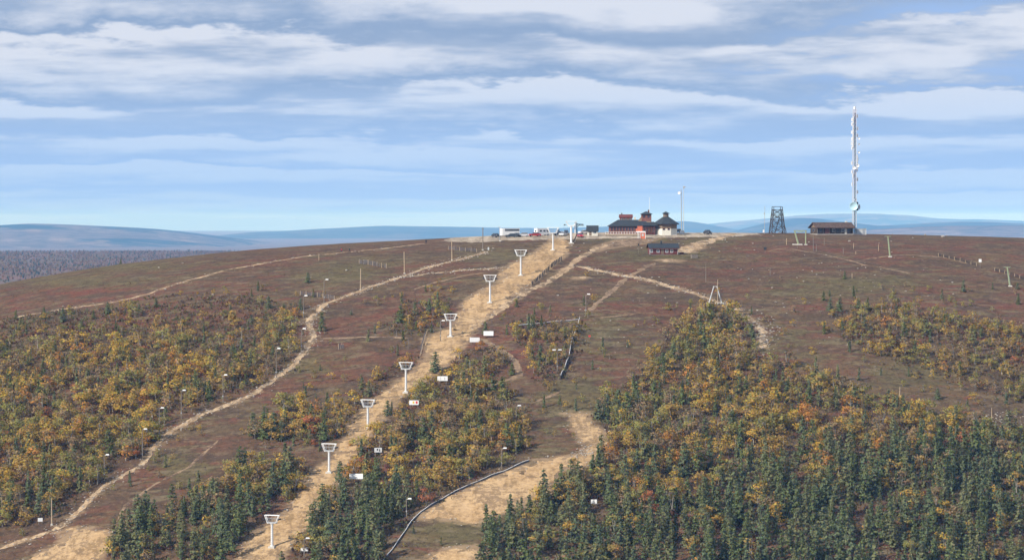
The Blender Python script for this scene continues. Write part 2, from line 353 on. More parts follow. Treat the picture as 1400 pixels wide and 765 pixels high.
# ------------------------------------------------------------------ paths and bare earth, traced then laid on the hillside
def G2(pts): return [ground(u, v) for u, v in pts]
P_ROAD = [(-12, 441), (26, 433), (60, 427), (95, 421), (155, 413), (201, 402), (230, 392), (276, 379), (316, 368), (371, 358), (427, 349), (462, 346), (493, 343), (521, 340.5), (559, 335.5), (582, 332.5)]
P_TRAIL = [(665, 343.5), (639, 352), (615, 357.6), (592, 363.5), (568, 372), (549, 378), (526, 386), (498, 395), (474, 405), (450, 413), (434, 425), (420, 439), (425, 451), (430, 462), (420, 476), (400, 500), (347, 539), (309, 553), (270, 568), (232, 590), (216, 605), (193, 634), (166, 651), (143, 663), (120, 686), (97, 709), (77, 723), (39, 736), (-8, 752)]
PATHS = [
 ('gravel_path', P_ROAD, 1.5, TRACK), ('stony_trail', P_TRAIL, 1.75, TRACK),
 ('side_track', [(430, 463), (465, 462), (505, 460), (560, 463)], 1.6, FAINT), ('side_track', [(549, 379), (568, 377), (592, 373), (627, 370), (662, 368), (690, 366)], 1.5, TRACK),
 ('tyre_track', [(640, 452), (660, 438), (680, 426), (712, 402), (746, 387), (761, 378), (778, 364), (797, 350), (814, 341), (842, 332)], 2.6, TRACK),
 ('stony_path', [(786, 363), (818, 370), (852, 377), (887, 383), (919, 393), (947, 400), (970, 409), (996, 416), (1013, 426), (1031, 441), (1044, 453), (1042, 478)], 2.4, TRACK),
 ('loop_track', [(655, 462), (672, 470), (686, 480), (700, 491), (708, 503), (709, 514), (695, 520), (680, 524), (663, 530)], 2.0, FAINT),
 ('gravel_road', [(928, 345), (936, 342), (945, 337), (960, 332), (981, 326), (1006, 319)], 4.6, TRACK),
 ('heath_track', [(1050, 343), (1076, 339), (1115, 346), (1154, 354), (1186, 363), (1220, 369), (1259, 377)], 1.2, FAINT),
 ('heath_track', [(1175, 356), (1207, 351), (1243, 348), (1285, 351), (1324, 361)], 1.1, FAINT),
 ('heath_track', [(898, 359), (875, 370), (852, 383), (829, 403), (801, 430)], 1.7, FAINT), ('heath_track', [(806, 438), (818, 435), (852, 431), (881, 428)], 0.9, FAINT),
 ('heath_track', [(300, 600), (255, 640), (210, 662), (170, 690), (160, 712)], 0.9, FAINT), ('heath_track', [(725, 552), (745, 545), (770, 533)], 1.2, FAINT),
 ('heath_track', [(445, 330.5), (600, 356), (640, 352)][1:], 0.8, FAINT), ('heath_track', [(560, 398), (600, 385), (640, 376), (668, 372)], 1.0, FAINT),
]
PISTE_L = [(752, 324), (748, 333), (722, 350), (686, 369), (682, 386), (650, 402), (634, 412), (629, 428), (621, 446), (579, 462), (585, 485), (566, 506), (537, 527), (517, 543), (489, 563), (479, 584), (466, 605), (455, 628), (420, 650), (409, 672), (398, 692), (386, 702), (361, 721), (340, 740), (322, 768), (300, 800)]
PISTE_R = [(772, 324), (779, 334), (772, 350), (750, 369), (731, 384), (716, 395), (700, 408), (680, 422), (664, 432), (653, 446), (640, 465), (626, 485), (603, 506), (566, 530), (545, 545), (529, 563), (518, 584), (494, 606), (480, 628), (465, 652), (447, 672), (434, 697), (418, 720), (400, 742), (380, 768), (360, 800)]
AREAS = [
 ('ski_piste', PISTE_L + PISTE_R[::-1], SAND),
 ('bare_earth', [(773, 564), (807, 564), (809, 581), (826, 590), (828, 607), (834, 619), (818, 630), (790, 639), (769, 651), (757, 661), (745, 682), (728, 689), (700, 694), (653, 717), (620, 711), (574, 709), (578, 701), (613, 680), (643, 667), (682, 648), (717, 636), (735, 628), (769, 624), (797, 622), (799, 607), (790, 597), (785, 583), (780, 571)], SAND),
 ('bare_earth', [(560, 775), (597, 753), (628, 747), (655, 745), (662, 775)], SAND),
 ('bare_earth', [(30, 775), (58, 752), (89, 736), (78, 727), (100, 722), (127, 721), (150, 727), (152, 740), (131, 775)], SAND),
 ('bare_earth', [(838, 329), (880, 325), (905, 325), (880, 333), (842, 338), (815, 344), (812, 338)], FAINT),
 ('bare_earth', [(785, 379.5), (800, 378), (806, 380.5), (795, 382), (786, 382)], TRACK), ('bare_earth', [(898, 355), (915, 354), (934, 356), (925, 358.5), (903, 358)], TRACK),
 ('bare_earth', [(928, 341), (945, 336), (958, 334), (962, 339), (945, 345), (930, 347)], TRACK),
]
PARK = [(-14, 1013), (12, 1011), (30, 1014), (75, 1020), (90, 1030), (88, 1062), (-20, 1060), (-26, 1030)]
def laid_path(name, pts, width, mat_, idx):
    P = G2(pts); xy = np.array([(p.x, p.y) for p in P])
    seg = np.hypot(*np.diff(xy, axis=0).T); s = np.concatenate([[0], np.cumsum(seg)]); n = max(8, int(s[-1] / 0.7)); q = np.linspace(0, s[-1], n)
    k = np.hanning(9); k /= k.sum()
    X = np.convolve(np.pad(np.interp(q, s, xy[:, 0]), 4, mode='edge'), k, 'valid'); Y = np.convolve(np.pad(np.interp(q, s, xy[:, 1]), 4, mode='edge'), k, 'valid')
    X = X + 1.0 * fbm(q / 13, np.full(n, idx * 3.7), 3); Y = Y + 1.4 * fbm(q / 13, np.full(n, idx * 5.1 + 40), 3)
    tx = np.gradient(X); ty = np.gradient(Y); l = np.hypot(tx, ty) + 1e-9; nx, ny = -ty / l, tx / l
    M = 9; off = np.linspace(-1, 1, M)
    wl = width / 2 * (1 + 2.4 * fbm(q / 3.0, np.full(n, idx * 7.7), 4, .7)); wr = width / 2 * (1 + 2.4 * fbm(q / 3.0, np.full(n, idx * 7.7 + 30), 4, .7))
    tap = np.clip(np.minimum(q, s[-1] - q) / 4, 0.15, 1)
    wl, wr = wl * tap, wr * tap
    hw = np.where(off[None, :] < 0, wl[:, None], wr[:, None]) * off[None, :]
    VX = X[:, None] + nx[:, None] * hw; VY = Y[:, None] + ny[:, None] * hw
    VZ = terrain(VX, VY) + 0.09 - 0.05 * np.abs(off)[None, :]
    V = np.stack([VX, VY, VZ], -1).reshape(-1, 3); I = np.arange(n * M).reshape(n, M)
    F = np.stack([I[:-1, :-1], I[1:, :-1], I[1:, 1:], I[:-1, 1:]], -1).reshape(-1, 4)
    o = bpy.data.objects.new(name, grid_mesh(name, V, F, [mat_])); finish(o, kind='structure')
    return list(zip(X[::3], Y[::3]))
def laid_area(name, poly_xy, mat_, step=0.42, rag=2.8):
    x = np.array([p[0] for p in poly_xy]); y = np.array([p[1] for p in poly_xy])
    gx = np.arange(x.min() - 3, x.max() + 3, step); gy = np.arange(y.min() - 3, y.max() + 3, step)
    XX, YY = np.meshgrid(gx, gy)
    wx = XX + rag * 1.4 * fbm(XX / 4, YY / 4, 4, .6); wy = YY + rag * 1.4 * fbm(XX / 4 + 50, YY / 4, 4, .6)
    ins = inpoly(wx, wy, poly_xy)
    d = polydist(XX, YY, poly_xy, True)
    hole = fbm(XX / 3 + 20, YY / 3, 4, .65) > 0.08 + .06 * d
    ins &= ~hole
    c = ins[:-1, :-1] & ins[1:, :-1] & ins[1:, 1:] & ins[:-1, 1:]
    I = np.arange(XX.size).reshape(XX.shape)
    F = np.stack([I[:-1, :-1][c], I[:-1, 1:][c], I[1:, 1:][c], I[1:, :-1][c]], -1)
    used, inv = np.unique(F, return_inverse=True); F = inv.reshape(F.shape)
    vx = XX.ravel()[used]; vy = YY.ravel()[used]
    vx = vx + step * .35 * (RNG.random(len(vx)) - .5); vy = vy + step * .35 * (RNG.random(len(vy)) - .5)
    V = np.stack([vx, vy, terrain(vx, vy) + 0.05], -1)
    o = bpy.data.objects.new(name, grid_mesh(name, V, F, [mat_])); finish(o, kind='structure')
TRACED = [(laid_path(nm, p, w, mt, i), w, mt) for i, (nm, p, w, mt) in enumerate(PATHS)]
AREA_XY = []
for nm, p, mt in AREAS:
    xy = [(q.x, q.y) for q in G2(p)]; AREA_XY.append((xy, mt)); laid_area(nm, xy, mt)
laid_area('car_park', PARK, GRAVEL, 0.6, 1.0)

# ------------------------------------------------------------------ the ground sheet
def axis(fine_lo, fine_hi, step, lo, hi, ratio):
    a = list(np.arange(fine_lo, fine_hi + step / 2, step)); s = step
    while a[-1] < hi: s *= ratio; a.append(a[-1] + s)
    s = step; b = [fine_lo]
    while b[-1] > lo: s *= ratio; b.append(b[-1] - s)
    return np.array(b[:0:-1] + a)
def build_ground():
    gx = axis(-235, 235, 1.4, -30000, 30000, 1.22); gy = axis(600, 1110, 1.4, -6000, 31500, 1.12)
    XX, YY = np.meshgrid(gx, gy); ZZ = terrain(XX, YY)
    V = np.stack([XX, YY, ZZ], -1).reshape(-1, 3); I = np.arange(XX.size).reshape(XX.shape)
    F = np.stack([I[:-1, :-1], I[:-1, 1:], I[1:, 1:], I[1:, :-1]], -1).reshape(-1, 4)
    me = grid_mesh('fell_ground', V, F, [HEATH]); x, y = V[:, 0], V[:, 1]
    fine = (np.abs(x) < 236) & (y > 598) & (y < 1112); wear = np.zeros(len(V)); green = np.zeros(len(V)); red = np.zeros(len(V))
    xf, yf = x[fine], y[fine]; w = np.zeros(len(xf))
    for pts, wid, mt in TRACED:
        k = .5 if mt is TRACK else .35
        w = np.maximum(w, k * np.clip(1.25 - np.maximum(polydist(xf, yf, pts[::2] + pts[-1:]) - wid / 2, 0) / 2.2, 0, 1))
    for pts, mt in AREA_XY:
        d = polydist(xf, yf, pts, True); d = np.where(inpoly(xf, yf, pts), 0, d); w = np.maximum(w, .8 * np.clip(1.1 - d / 3.0, 0, 1))
    wear[fine] = w
    u, v = project(x, y, V[:, 2])
    def spot(arr, lst):
        for cu, cv, ru, rv, k in lst: arr += k * np.exp(-((u - cu) / ru) ** 2 - ((v - cv) / rv) ** 2) * fine
    spot(green, [(650, 722, 70, 22, 1.0), (790, 545, 70, 22, .7), (905, 348, 70, 7, 1.0), (860, 325, 60, 5, .8), (830, 460, 40, 60, .35), (460, 378, 60, 12, .5), (500, 360, 60, 14, .4),
        (250, 640, 40, 25, .6), (430, 500, 50, 18, .5), (1080, 470, 60, 30, .45), (1250, 510, 90, 20, .5), (1130, 395, 90, 14, .45), (1200, 385, 120, 12, .3), (980, 330, 60, 6, .5),
        (120, 385, 120, 10, .45), (680, 350, 60, 10, .5), (750, 600, 30, 30, .3), (420, 580, 50, 30, .2), (180, 365, 150, 6, .5), (600, 385, 60, 12, .25)])
    spot(red, [(720, 470, 40, 25, 1.0), (100, 405, 150, 14, .8), (1200, 340, 200, 14, .8), (1300, 400, 100, 20, .5), (930, 380, 90, 14, .5), (860, 500, 50, 40, .35), (300, 390, 120, 16, .5), (1150, 420, 100, 20, .4), (580, 420, 60, 14, .5)])
    far = np.clip((1600 - y) / 300, 0, 1) * np.clip((y - 400) / 80, 0, 1)
    set_colour(me, 'cover', np.stack([wear, np.clip(green, 0, 1), np.clip(red, 0, 1), far], -1))
    finish(bpy.data.objects.new('fell_ground', me), kind='structure')
build_ground()

# far fells, ridge lines with their own distance and breadth
def fell_material(name, a, b, c):
    mt = bpy.data.materials.new(name); mt.use_nodes = True
    N, L, tc, noise, ss, mix, m = node_tools(mt); p = N['Principled BSDF']; p.inputs['Roughness'].default_value = .95; p.inputs['Specular IOR Level'].default_value = 0
    n1 = noise(0.0016, 6, .62, sc=(.6, .8, 7), dist=.6); n2 = noise(0.004, 5, .62, sc=(.7, .7, 7)); n3 = noise(.012, 4, .6)
    k = mix(ss(n1, .46, .54), a, b); k = mix(m('MULTIPLY', ss(n2, .53, .60), .75), k, c); k = mix(m('MULTIPLY', ss(n3, .47, .58), .5), k, a)
    L.new(k, p.inputs['Base Color']); return mt
FELL1 = fell_material('fell_heath_wood_cloud_shade', (0.022, 0.036, 0.034), (0.12, 0.095, 0.085), (0.22, 0.17, 0.14))  # dark patches are wood, with cloud shadow painted into the colour
FELL2 = fell_material('fell_wood_cloud_shade', (0.024, 0.034, 0.028), (0.055, 0.060, 0.044), (0.10, 0.08, 0.06))  # dark wood tones also carry painted cloud shade
def ridge(name, Y, half, pts, mat_, seed):
    us = np.arange(pts[0][0], pts[-1][0] + 1, 6.0); vs = np.interp(us, [p[0] for p in pts], [p[1] for p in pts])
    k = np.hanning(9); k /= k.sum(); vs = np.convolve(np.pad(vs, 4, mode='edge'), k, 'valid')
    t = np.linspace(-1, 1, 33); XX = (us - 700)[None, :] / FPX * Y * np.ones((33, 1)); YY = Y + half * t[:, None] + 0 * XX
    top = -(vs - 300) / FPX * Y + CZ; base = -6.0
    prof = np.cos(np.clip(t, -1, 1) * math.pi / 2) ** 1.2
    bump = fbm(XX / 900 + seed, YY / 700, 5) * 0.16 * (1 - prof[:, None] ** 3) + fbm(XX / 160 + seed, YY / 160, 3) * .03
    ZZ = base + (top[None, :] - base) * np.clip(prof[:, None] + bump, 0, 1.02)
    V = np.stack([XX, YY, ZZ], -1).reshape(-1, 3); I = np.arange(XX.size).reshape(XX.shape)
    F = np.stack([I[:-1, :-1], I[:-1, 1:], I[1:, 1:], I[1:, :-1]], -1).reshape(-1, 4)
    finish(bpy.data.objects.new(name, grid_mesh(name, V, F, [mat_])), kind='structure')
ridge('distant_fell', 15500, 2800, [(-500, 330), (-150, 312), (-60, 310), (0, 308), (40, 305.5), (90, 307), (150, 309.5), (210, 313), (260, 319), (310, 326), (350, 332), (420, 345)], FELL1, 1.0)
ridge('distant_fell', 22000, 3200, [(180, 340), (250, 328), (300, 322), (340, 317.5), (400, 315), (450, 312), (520, 308.5), (600, 309.5), (680, 311), (760, 312), (850, 309), (900, 305), (935, 301.5), (960, 305), (1000, 313), (1060, 322), (1120, 335)], FELL2, 5.0)
ridge('distant_fell', 28000, 3400, [(820, 330), (900, 318), (960, 307), (1000, 303), (1050, 298.5), (1090, 294.5), (1130, 292), (1200, 292), (1240, 294), (1280, 299), (1350, 300), (1420, 303), (1600, 306), (2000, 325)], FELL1, 9.0)
ridge('distant_fell', 17500, 2400, [(960, 330), (1020, 313), (1060, 302), (1085, 297.5), (1110, 298), (1150, 302.5), (1200, 309), (1240, 307), (1290, 303.5), (1340, 303), (1420, 306), (1550, 312), (1800, 330)], FELL2, 13.0)
ridge('distant_fell', 13000, 1700, [(1080, 335), (1150, 320), (1185, 314), (1250, 310), (1300, 308.5), (1400, 308), (1500, 310), (1700, 325)], FELL1, 17.0)

# ------------------------------------------------------------------ ski lift towers
LIFT_RZ = -math.atan(0.26)
def lift_tower(u, v, vtop, label, hw=1.0):
    p = ground(u, v); H = (v - vtop) * p.y / FPX
    t = thing('lift_tower', label, 'lift tower', p, LIFT_RZ, 'white towers of the ski lift')
    hb = H - 2.05                                                    # underside of the head
    b = MB(); b.tube((0, 0, -0.2), (0, 0, hb), 0.34, 0.27, 14); b.tube((0, 0, hb - .12), (0, 0, hb + .06), 0.42, 0.42, 14); b.build('pole', WHITE, t)
    MB().box((0, 0, -0.12), (1.7, 1.7, 0.75), top=.85).build('footing', CONC, t)
    b = MB(); b.tube((0, 0, .22), (0, 0, .34), .5, .5, 14); b.build('flange', WHITE, t)
    W2, w2 = 2.0 * hw, 1.15 * hw
    b = MB(); b.box((0, 0, hb + .16), (2 * w2 + .25, .55, .26)); b.build('crossarm', WHITE, t)
    for y in (-.42, .42):
        b = MB(); z0, z1 = hb + .22, H
        b.tube((-W2, y, z1), (W2, y, z1), .075, n=6); b.tube((-w2, y, z0), (w2, y, z0), .07, n=6)
        for s in (-1, 1): b.tube((s * w2, y, z0), (s * W2 * .93, y, z1), .085, n=6)
        b.build('head_frame', WHITE, t)
        b = MB(); zm = (z0 + z1) / 2 + .1; wm = (w2 + W2) / 2
        b.tube((-wm, y, zm), (wm, y, zm), .035, n=5)
        for k in (-.55, 0, .55): b.tube((k * w2 * 1.1, y, z0), (k * W2 * 1.05, y, z1), .03, n=5)
        b.build('guard_rail', STEEL, t)
    b = MB(); b.box((0, 0, hb + .36), (2 * w2, .8, .05)); b.build('catwalk', STEEL, t)
    for s in (-1, 1): MB().tube((s * W2 * .93, -.42, H), (s * W2 * .93, .42, H), .06, n=6).build('end_brace', WHITE, t)
    for s in (-1, 1):
        b = MB(); x = s * W2 * .98
        b.box((x, 0, H - .95), (.14, 2.3, .16)); b.tube((s * W2 * .72, 0, H - 1.05), (x, 0, H - .9), .07, n=6)
        for yy in (-1.0, -.5, 0, .5, 1.0): b.tube((x - .06, yy, H - .98), (x + .06, yy, H - .98), .2, n=10)
        b.build('sheave_train', DARK, t)
    b = MB()
    for s in (-1, 1): b.tube((s * .17, -.5, .5), (s * .17, -.42, hb), .025, n=4)
    for k in range(int(hb / .5)): b.tube((-.17, -.47, .7 + k * .5), (.17, -.47, .7 + k * .5), .018, n=4)
    b.build('ladder', STEEL, t)
    return t
lift_tower(756, 342, 311, 'white lift tower just below the return station on the summit')
lift_tower(712, 376.5, 341.5, 'white lift tower beside the slanting fence of dark pickets')
lift_tower(670, 413.5, 376, 'white lift tower where the bare piste bends near a small green bush')
lift_tower(616, 460, 429, 'short white lift tower near the white box on a post')
lift_tower(555, 536, 495, 'white lift tower between two birch clumps just below the ladder-like fence')
lift_tower(503, 585.5, 546, 'white lift tower beside the white board with red and yellow marks')
lift_tower(450, 645.5, 606, 'white lift tower above the long plain white board')
lift_tower(372, 747, 703.5, 'white lift tower with conifers close on both sides', .95)

def return_station():
    p = ground(781, 332.5)
    t = thing('lift_return_station', 'white portal with black leaning strut where the ski lift ends on the summit', 'lift station', p, 0.0)
    MB().box((0, 0, -.1), (2.0, 2.0, .7), top=.85).build('footing', CONC, t)
    MB().tube((0, 0, -.1), (0, 0, 5.9), .36, .33, 14).build('pole', WHITE, t)
    b = MB(); b.box((0, 0, 7.55), (4.0, 1.1, .16)); b.box((0, 0, 6.1), (2.3, 1.0, .3))
    for s in (-1, 1): b.tube((s * 1.0, 0, 6.2), (s * 1.8, 0, 7.5), .12, n=8)
    b.build('head_frame', WHITE, t)
    b = MB(); b.tube((1.35, .6, 3.4), (1.35, .6, 7.2), .22, n=10); b.build('side_post', WHITE, t)
    b = MB(); b.tube((.55, .9, -.3), (1.95, .9, 3.2), .17, .17, 10); b.tube((1.95, .9, 3.2), (1.9, .9, 7.0), .17, .17, 10); b.build('strut', DARK, t)
    b = MB(); b.tube((1.9, .9, 6.6), (4.2, 1.6, 6.5), .15, n=8); b.tube((1.9, .9, 5.4), (3.0, 1.3, 6.5), .08, n=6); b.build('arm', DARK, t)
    b = MB(); b.tube((3.2, 1.4, 6.10), (3.2, 1.4, 6.26), 1.3, n=20); b.build('bullwheel', DARK, t)
    b = MB(); b.box((-2.3, 0, 6.35), (.5, .5, .4)); b.tube((-1.6, 0, 6.3), (-2.2, 0, 6.35), .06); b.build('control_box', DARK, t)
return_station()

# ------------------------------------------------------------------ lamp posts and poles
def lamp_post(u, v, vtop, label, side=1, double=False, pole_mat=None, group='lamp posts along the trail'):
    p = ground(u, v); H = (v - vtop) * p.y / FPX
    t = thing('lamp_post', label, 'lamp post', p, random.uniform(-.25, .25), group)
    lean = random.uniform(-.012, .012) * H
    MB().tube((0, 0, -.3), (lean, 0, H - .15), .14, .10, 8).build('pole', pole_mat or WOODG, t)
    for s in ((1, -1) if double else (side,)):
        b = MB(); b.tube((lean, 0, H - .25), (lean + s * .55, 0, H), .04, n=6); b.build('bracket', STEEL, t)
        b = MB(); b.box((lean + s * .85, 0, H + .05), (.95, .5, .3), top=.8); h = b.build('lamp_head', WHITE, t)
        MB().box((lean + s * .9, 0, H - .10), (.6, .3, .05)).build('lens', LGREY, h)
    MB().box((lean, -.13, 1.6), (.26, .16, .4)).build('junction_box', STEEL, t)
TR = 'white-headed lamp post beside the stony trail, '
for u, v, vt, tail, s in [(143, 656, 621, 'below the stretch with a rust-red birch', 1), (195, 628, 586, 'beside the rust-red birch', 1), (218, 600, 557, 'half sunk among birches', 1), (248, 572, 533, 'where the birch wood comes close to the stones', 1), (305, 549, 512, 'just above a straight stretch', 1),
        (378, 516, 476, 'rising out of yellow birches by the bend', 1), (412, 480, 449, 'at the sharp bend', 1), (415, 434, 404, 'beside a tall young spruce', 1), (443, 413, 382, 'on the open heath', 1)]:
    lamp_post(u, v, vt, TR + tail, s)
lamp_post(801, 431, 402, 'lone lamp post on red heath above the corner of the safety net', 1, group='lamp posts on the pistes')
lamp_post(762, 508, 478, 'lamp post with two white heads beside the steep safety net', 1, True, group='lamp posts on the pistes')
lamp_post(706, 586, 554, 'lamp post at the edge of the birch wood above the bare sandy slope', 1, group='lamp posts on the pistes')
lamp_post(556, 707, 681, 'lamp post beside the bend of the long dark safety net', 1, group='lamp posts on the pistes')
lamp_post(602, 466, 438, 'thin lamp post on the piste close to the short lift tower', 1, group='lamp posts on the pistes')
lamp_post(686, 640, 612, 'lamp post with only its head showing among birches at the piste edge', 1, group='lamp posts on the pistes')
lamp_post(416, 762, 735, 'lamp post on the piste among young conifers', 1, group='lamp posts on the pistes')
def plain_pole(u, v, vtop, label, r=.18, mat_=None, depth=None, name='wooden_pole', cat='pole', group='bare poles', cap=True):
    p = at_depth(u, depth) if depth else ground(u, v); H = (v - vtop) * p.y / FPX
    t = thing(name, label, cat, p, 0, group)
    MB().tube((0, 0, -.3), (random.uniform(-.02, .02) * H, 0, H), r, r * .75, 8).build('shaft', mat_ or WOODG, t)
    if cap: MB().tube((0, 0, -.1), (0, 0, .35), r * 1.9, r * 1.7, 8).build('collar', CONC, t)
    return t, H
for u, v, vt, l in [(493, 396.5, 367, 'tall bare wooden pole standing on stones beside the trail'), (553, 374, 344, 'bare wooden pole below the picket fence on the open heath'),
        (618, 356, 329, 'bare wooden pole in front of the row of grey pickets'), (71, 717, 681, 'pale bare pole at the foot of the stony trail')]:
    plain_pole(u, v, vt, l, mat_=WOODT)
t, H = plain_pole(660, 342, 311, 'bare wooden pole with a short crosspiece and boxes near the trail head')
MB().box((0, 0, H - .4), (.9, .1, .12)).build('crosspiece', WOODG, t); MB().box((.9, 0, .55), (1.6, .3, .25)).build('rail', WOODG, t); MB().box((1.95, 0, .5), (.5, .45, 1.1)).build('switch_box', LGREY, t)
t, H = plain_pole(683, 322, 302, 'thin pole with a forked top beside the white trailer', .09, STEEL, 1012)
MB().tube((-.5, 0, H + .3), (0, 0, H - .4), .05).tube((.5, 0, H + .3), (0, 0, H - .4), .05).build('fork', STEEL, t)
for u, v, vt, l in [(436, 356, 347, 'short pale stake beside the gravel path'), (567, 376, 371, 'short stake where the trail forks'), (592, 440, 423, 'grey stake among bushes by the piste'), (609, 428, 420, 'thin stake beside the birch bush by the piste'),
        (542, 461, 452, 'stake on the side track'), (558, 478, 463, 'taller stake below the side track'), (1112, 342, 318, 'tall thin pole on the red heath below the log lodge'), (1116, 343, 334, 'short stake next to the tall thin pole below the lodge'),
        (1127, 335, 325, 'stake with a small crosspiece below the log lodge'), (1153, 347, 339, 'whitish stake on red heath below the lodge'), (1167, 340, 332, 'thin pale stake straight below the tall mast'), (1170, 347, 343.5, 'tiny stake below the thin pale stake'),
        (1201, 343, 334, 'stout white stake on the red heath'), (1165, 380, 373, 'pale stake beside a small spruce on the heath'), (1117, 509, 493, 'pale marker pole in the heath by the birch wood edge'),
        (1230, 545, 528, 'pale marker pole on the heath above the conifers'), (1356, 574, 557, 'pale marker pole by the grey stones'), (965, 385, 361, 'thin pole on the heath above the stony path'), (1053, 376, 366, 'faint stake on the greenish heath'), (981, 416, 382, 'thin pole behind the white trestle'),
        (1090, 340, 336, 'low stub beside the drive station footing')]:
    plain_pole(u, v, vt, l, .11, WOODT if 'pale' in l or 'white' in l else WOODG, name='stake', cat='stake', group='marker stakes', cap=False)

# ------------------------------------------------------------------ fences
PICKET = material('grey_pickets', (0.13, 0.115, 0.115), .9, .3, 3)
def fence(a, b, n, h, label, tilt=0.0, mat_=None, rail=True, miss=0.08):
    A, B = ground(*a), ground(*b); t = thing('picket_fence', label, 'fence', A, 0, 'picket and snow fences'); d = B - A
    post = MB(); boards = MB(); rails = MB(); L_ = math.hypot(d.x, d.y); prev = None
    npost = max(3, int(L_ / 2.4)); pm = mat_ or PICKET
    for k in range(npost + 1):
        x, y = d.x * k / npost, d.y * k / npost; z = float(terrain(A.x + x, A.y + y)) - A.z
        hh = h * random.uniform(.9, 1.15)
        MB().tube((x, y, z - .2), (x + tilt + random.uniform(-.1, .1), y, z + hh), .12, .10, 6).build('post', WOODT, t)
        if prev and rail:
            for f in (.3, .8): rails.tube((prev[0], prev[1], prev[2] + h * f), (x, y, z + h * f), .06, n=4)
        prev = (x, y, z)
    for k in range(n):
        if random.random() < miss: continue
        f = (k + .5) / n; x, y = d.x * f, d.y * f; z = float(terrain(A.x + x, A.y + y)) - A.z; hh = h * random.uniform(.75, 1.0)
        boards.box((x, y - .05, z + hh / 2 + .08), (.22, .05, hh), random.uniform(-.3, .3))
    if rail: rails.build('rail', pm, t)
    boards.build('boards', pm, t, kind='stuff')
fence((491, 360.5), (528, 366.5), 26, 1.55, 'row of grey pickets on the heath above the bare poles'); fence((613, 341), (652, 344.5), 30, 1.3, 'low row of grey pickets near the trail head')
fence((411, 403), (457, 409), 22, 1.3, 'ragged picket fence behind the lamp post and young spruces'); fence((726, 391), (768, 356), 46, 1.5, 'long slanting fence of dark pickets along the piste', .2, WOODD)
fence((574, 486), (582, 459), 14, 1.9, 'ladder-like fence of crossed poles beside the piste', .5); fence((1283, 350), (1335, 363), 28, 1.0, 'low dark fence on the red heath near the small white sign', 0, WOODD); fence((1360, 370), (1408, 384), 24, 1.0, 'low dark fence behind the leaning tow pylon', 0, WOODD)
fence((463, 477), (470, 476), 6, 1.4, 'short stub of broken fence on the heath beside the side track')

# ------------------------------------------------------------------ boards and small signs
CLEAR = []
def board(u, v, w, h, label, rz=0.0, raise_=.8, marks=None, box=False):
    p = ground(u, v); CLEAR.append((u, v, (raise_ + h * .25) * FPX / p.y, w * FPX / p.y / 2 + 9)); t = thing('white_board', label, 'board', p, rz, 'white boards along the piste')
    for s in (-1, 1): MB().tube((s * w * .36, .06, -.3), (s * w * .36, .06, raise_ + h * .9), .055, n=6).build('post', WOODG, t)
    MB().box((0, 0, raise_ + h / 2), (w, .9 if box else .06, h)).build('panel', WHITE, t)
    for mx, mz, mw, mh, mm in (marks or []): MB().box((mx * w, -.045, raise_ + mz * h), (mw * w, .03, mh * h)).build('print', mm, t)
board(668, 461, 2.9, 1.3, 'white box on a post at the edge of the dark red heath', -.1, .55, box=True)
board(649, 472, 2.9, 1.35, 'white board half behind a bush by the loop track', .1, 1.0)
board(605, 527, 2.9, 1.3, 'white board above a pine at the birch wood edge', 0, 1.4, [(-.2, .5, .05, .7, LGREY), (.2, .45, .1, .5, LGREY)])
board(566, 559, 2.6, 1.25, 'white board with red and yellow marks', 0, 1.2, [(-.05, .55, .18, .5, SIGNYEL), (.28, .55, .2, .55, SIGNRED)])
board(517, 624, 2.0, 1.2, 'small white board with dark marks among the birches', .25, 1.2, [(-.1, .6, .16, .4, DARK), (.2, .45, .12, .5, DARK)])
board(487, 661, 3.5, 1.35, 'long plain white board at the edge of the conifers', -.12, 1.3)
board(416, 757, 1.9, .9, 'low white board among young conifers beside the piste', -.1, .8)
board(812, 692, 1.5, 1.0, 'small white panel at the edge of the conifers by bare ground', 0, .8, [(0, .5, .08, 1.0, WOODG)])
board(55, 716, 1.2, .9, 'small grey-white panel by the pale pole at the foot of the trail', .2, .7)
def small_sign(u, v, vt, label, w=.7, h=.8, mat_=WHITE):
    p = ground(u, v); H = (v - vt) * p.y / FPX; t = thing('small_sign', label, 'sign', p, 0, 'small signs')
    MB().tube((0, .04, -.2), (0, .04, H), .05, n=6).build('post', WOODG, t); MB().box((0, 0, H - h / 2), (w, .05, h)).build('panel', mat_, t)
small_sign(1340, 366, 354, 'small white sign beside the low dark fence', .9, 1.0); small_sign(873, 346, 333, 'dark signpost with a white plate beside the red cabin', .5, .7, DARK); small_sign(1046, 345, 338, 'small dark sign with pale plate on the heath', 1.0, .9, DARK)
small_sign(703, 590, 583, 'small blue-grey sign at the top of the bare slope', .9, .5, LGREY); small_sign(474, 732, 725, 'small pale sign on the piste verge', .6, .4)
small_sign(806, 463, 458, 'small red and white marker on the heath', .6, .5, SIGNRED)

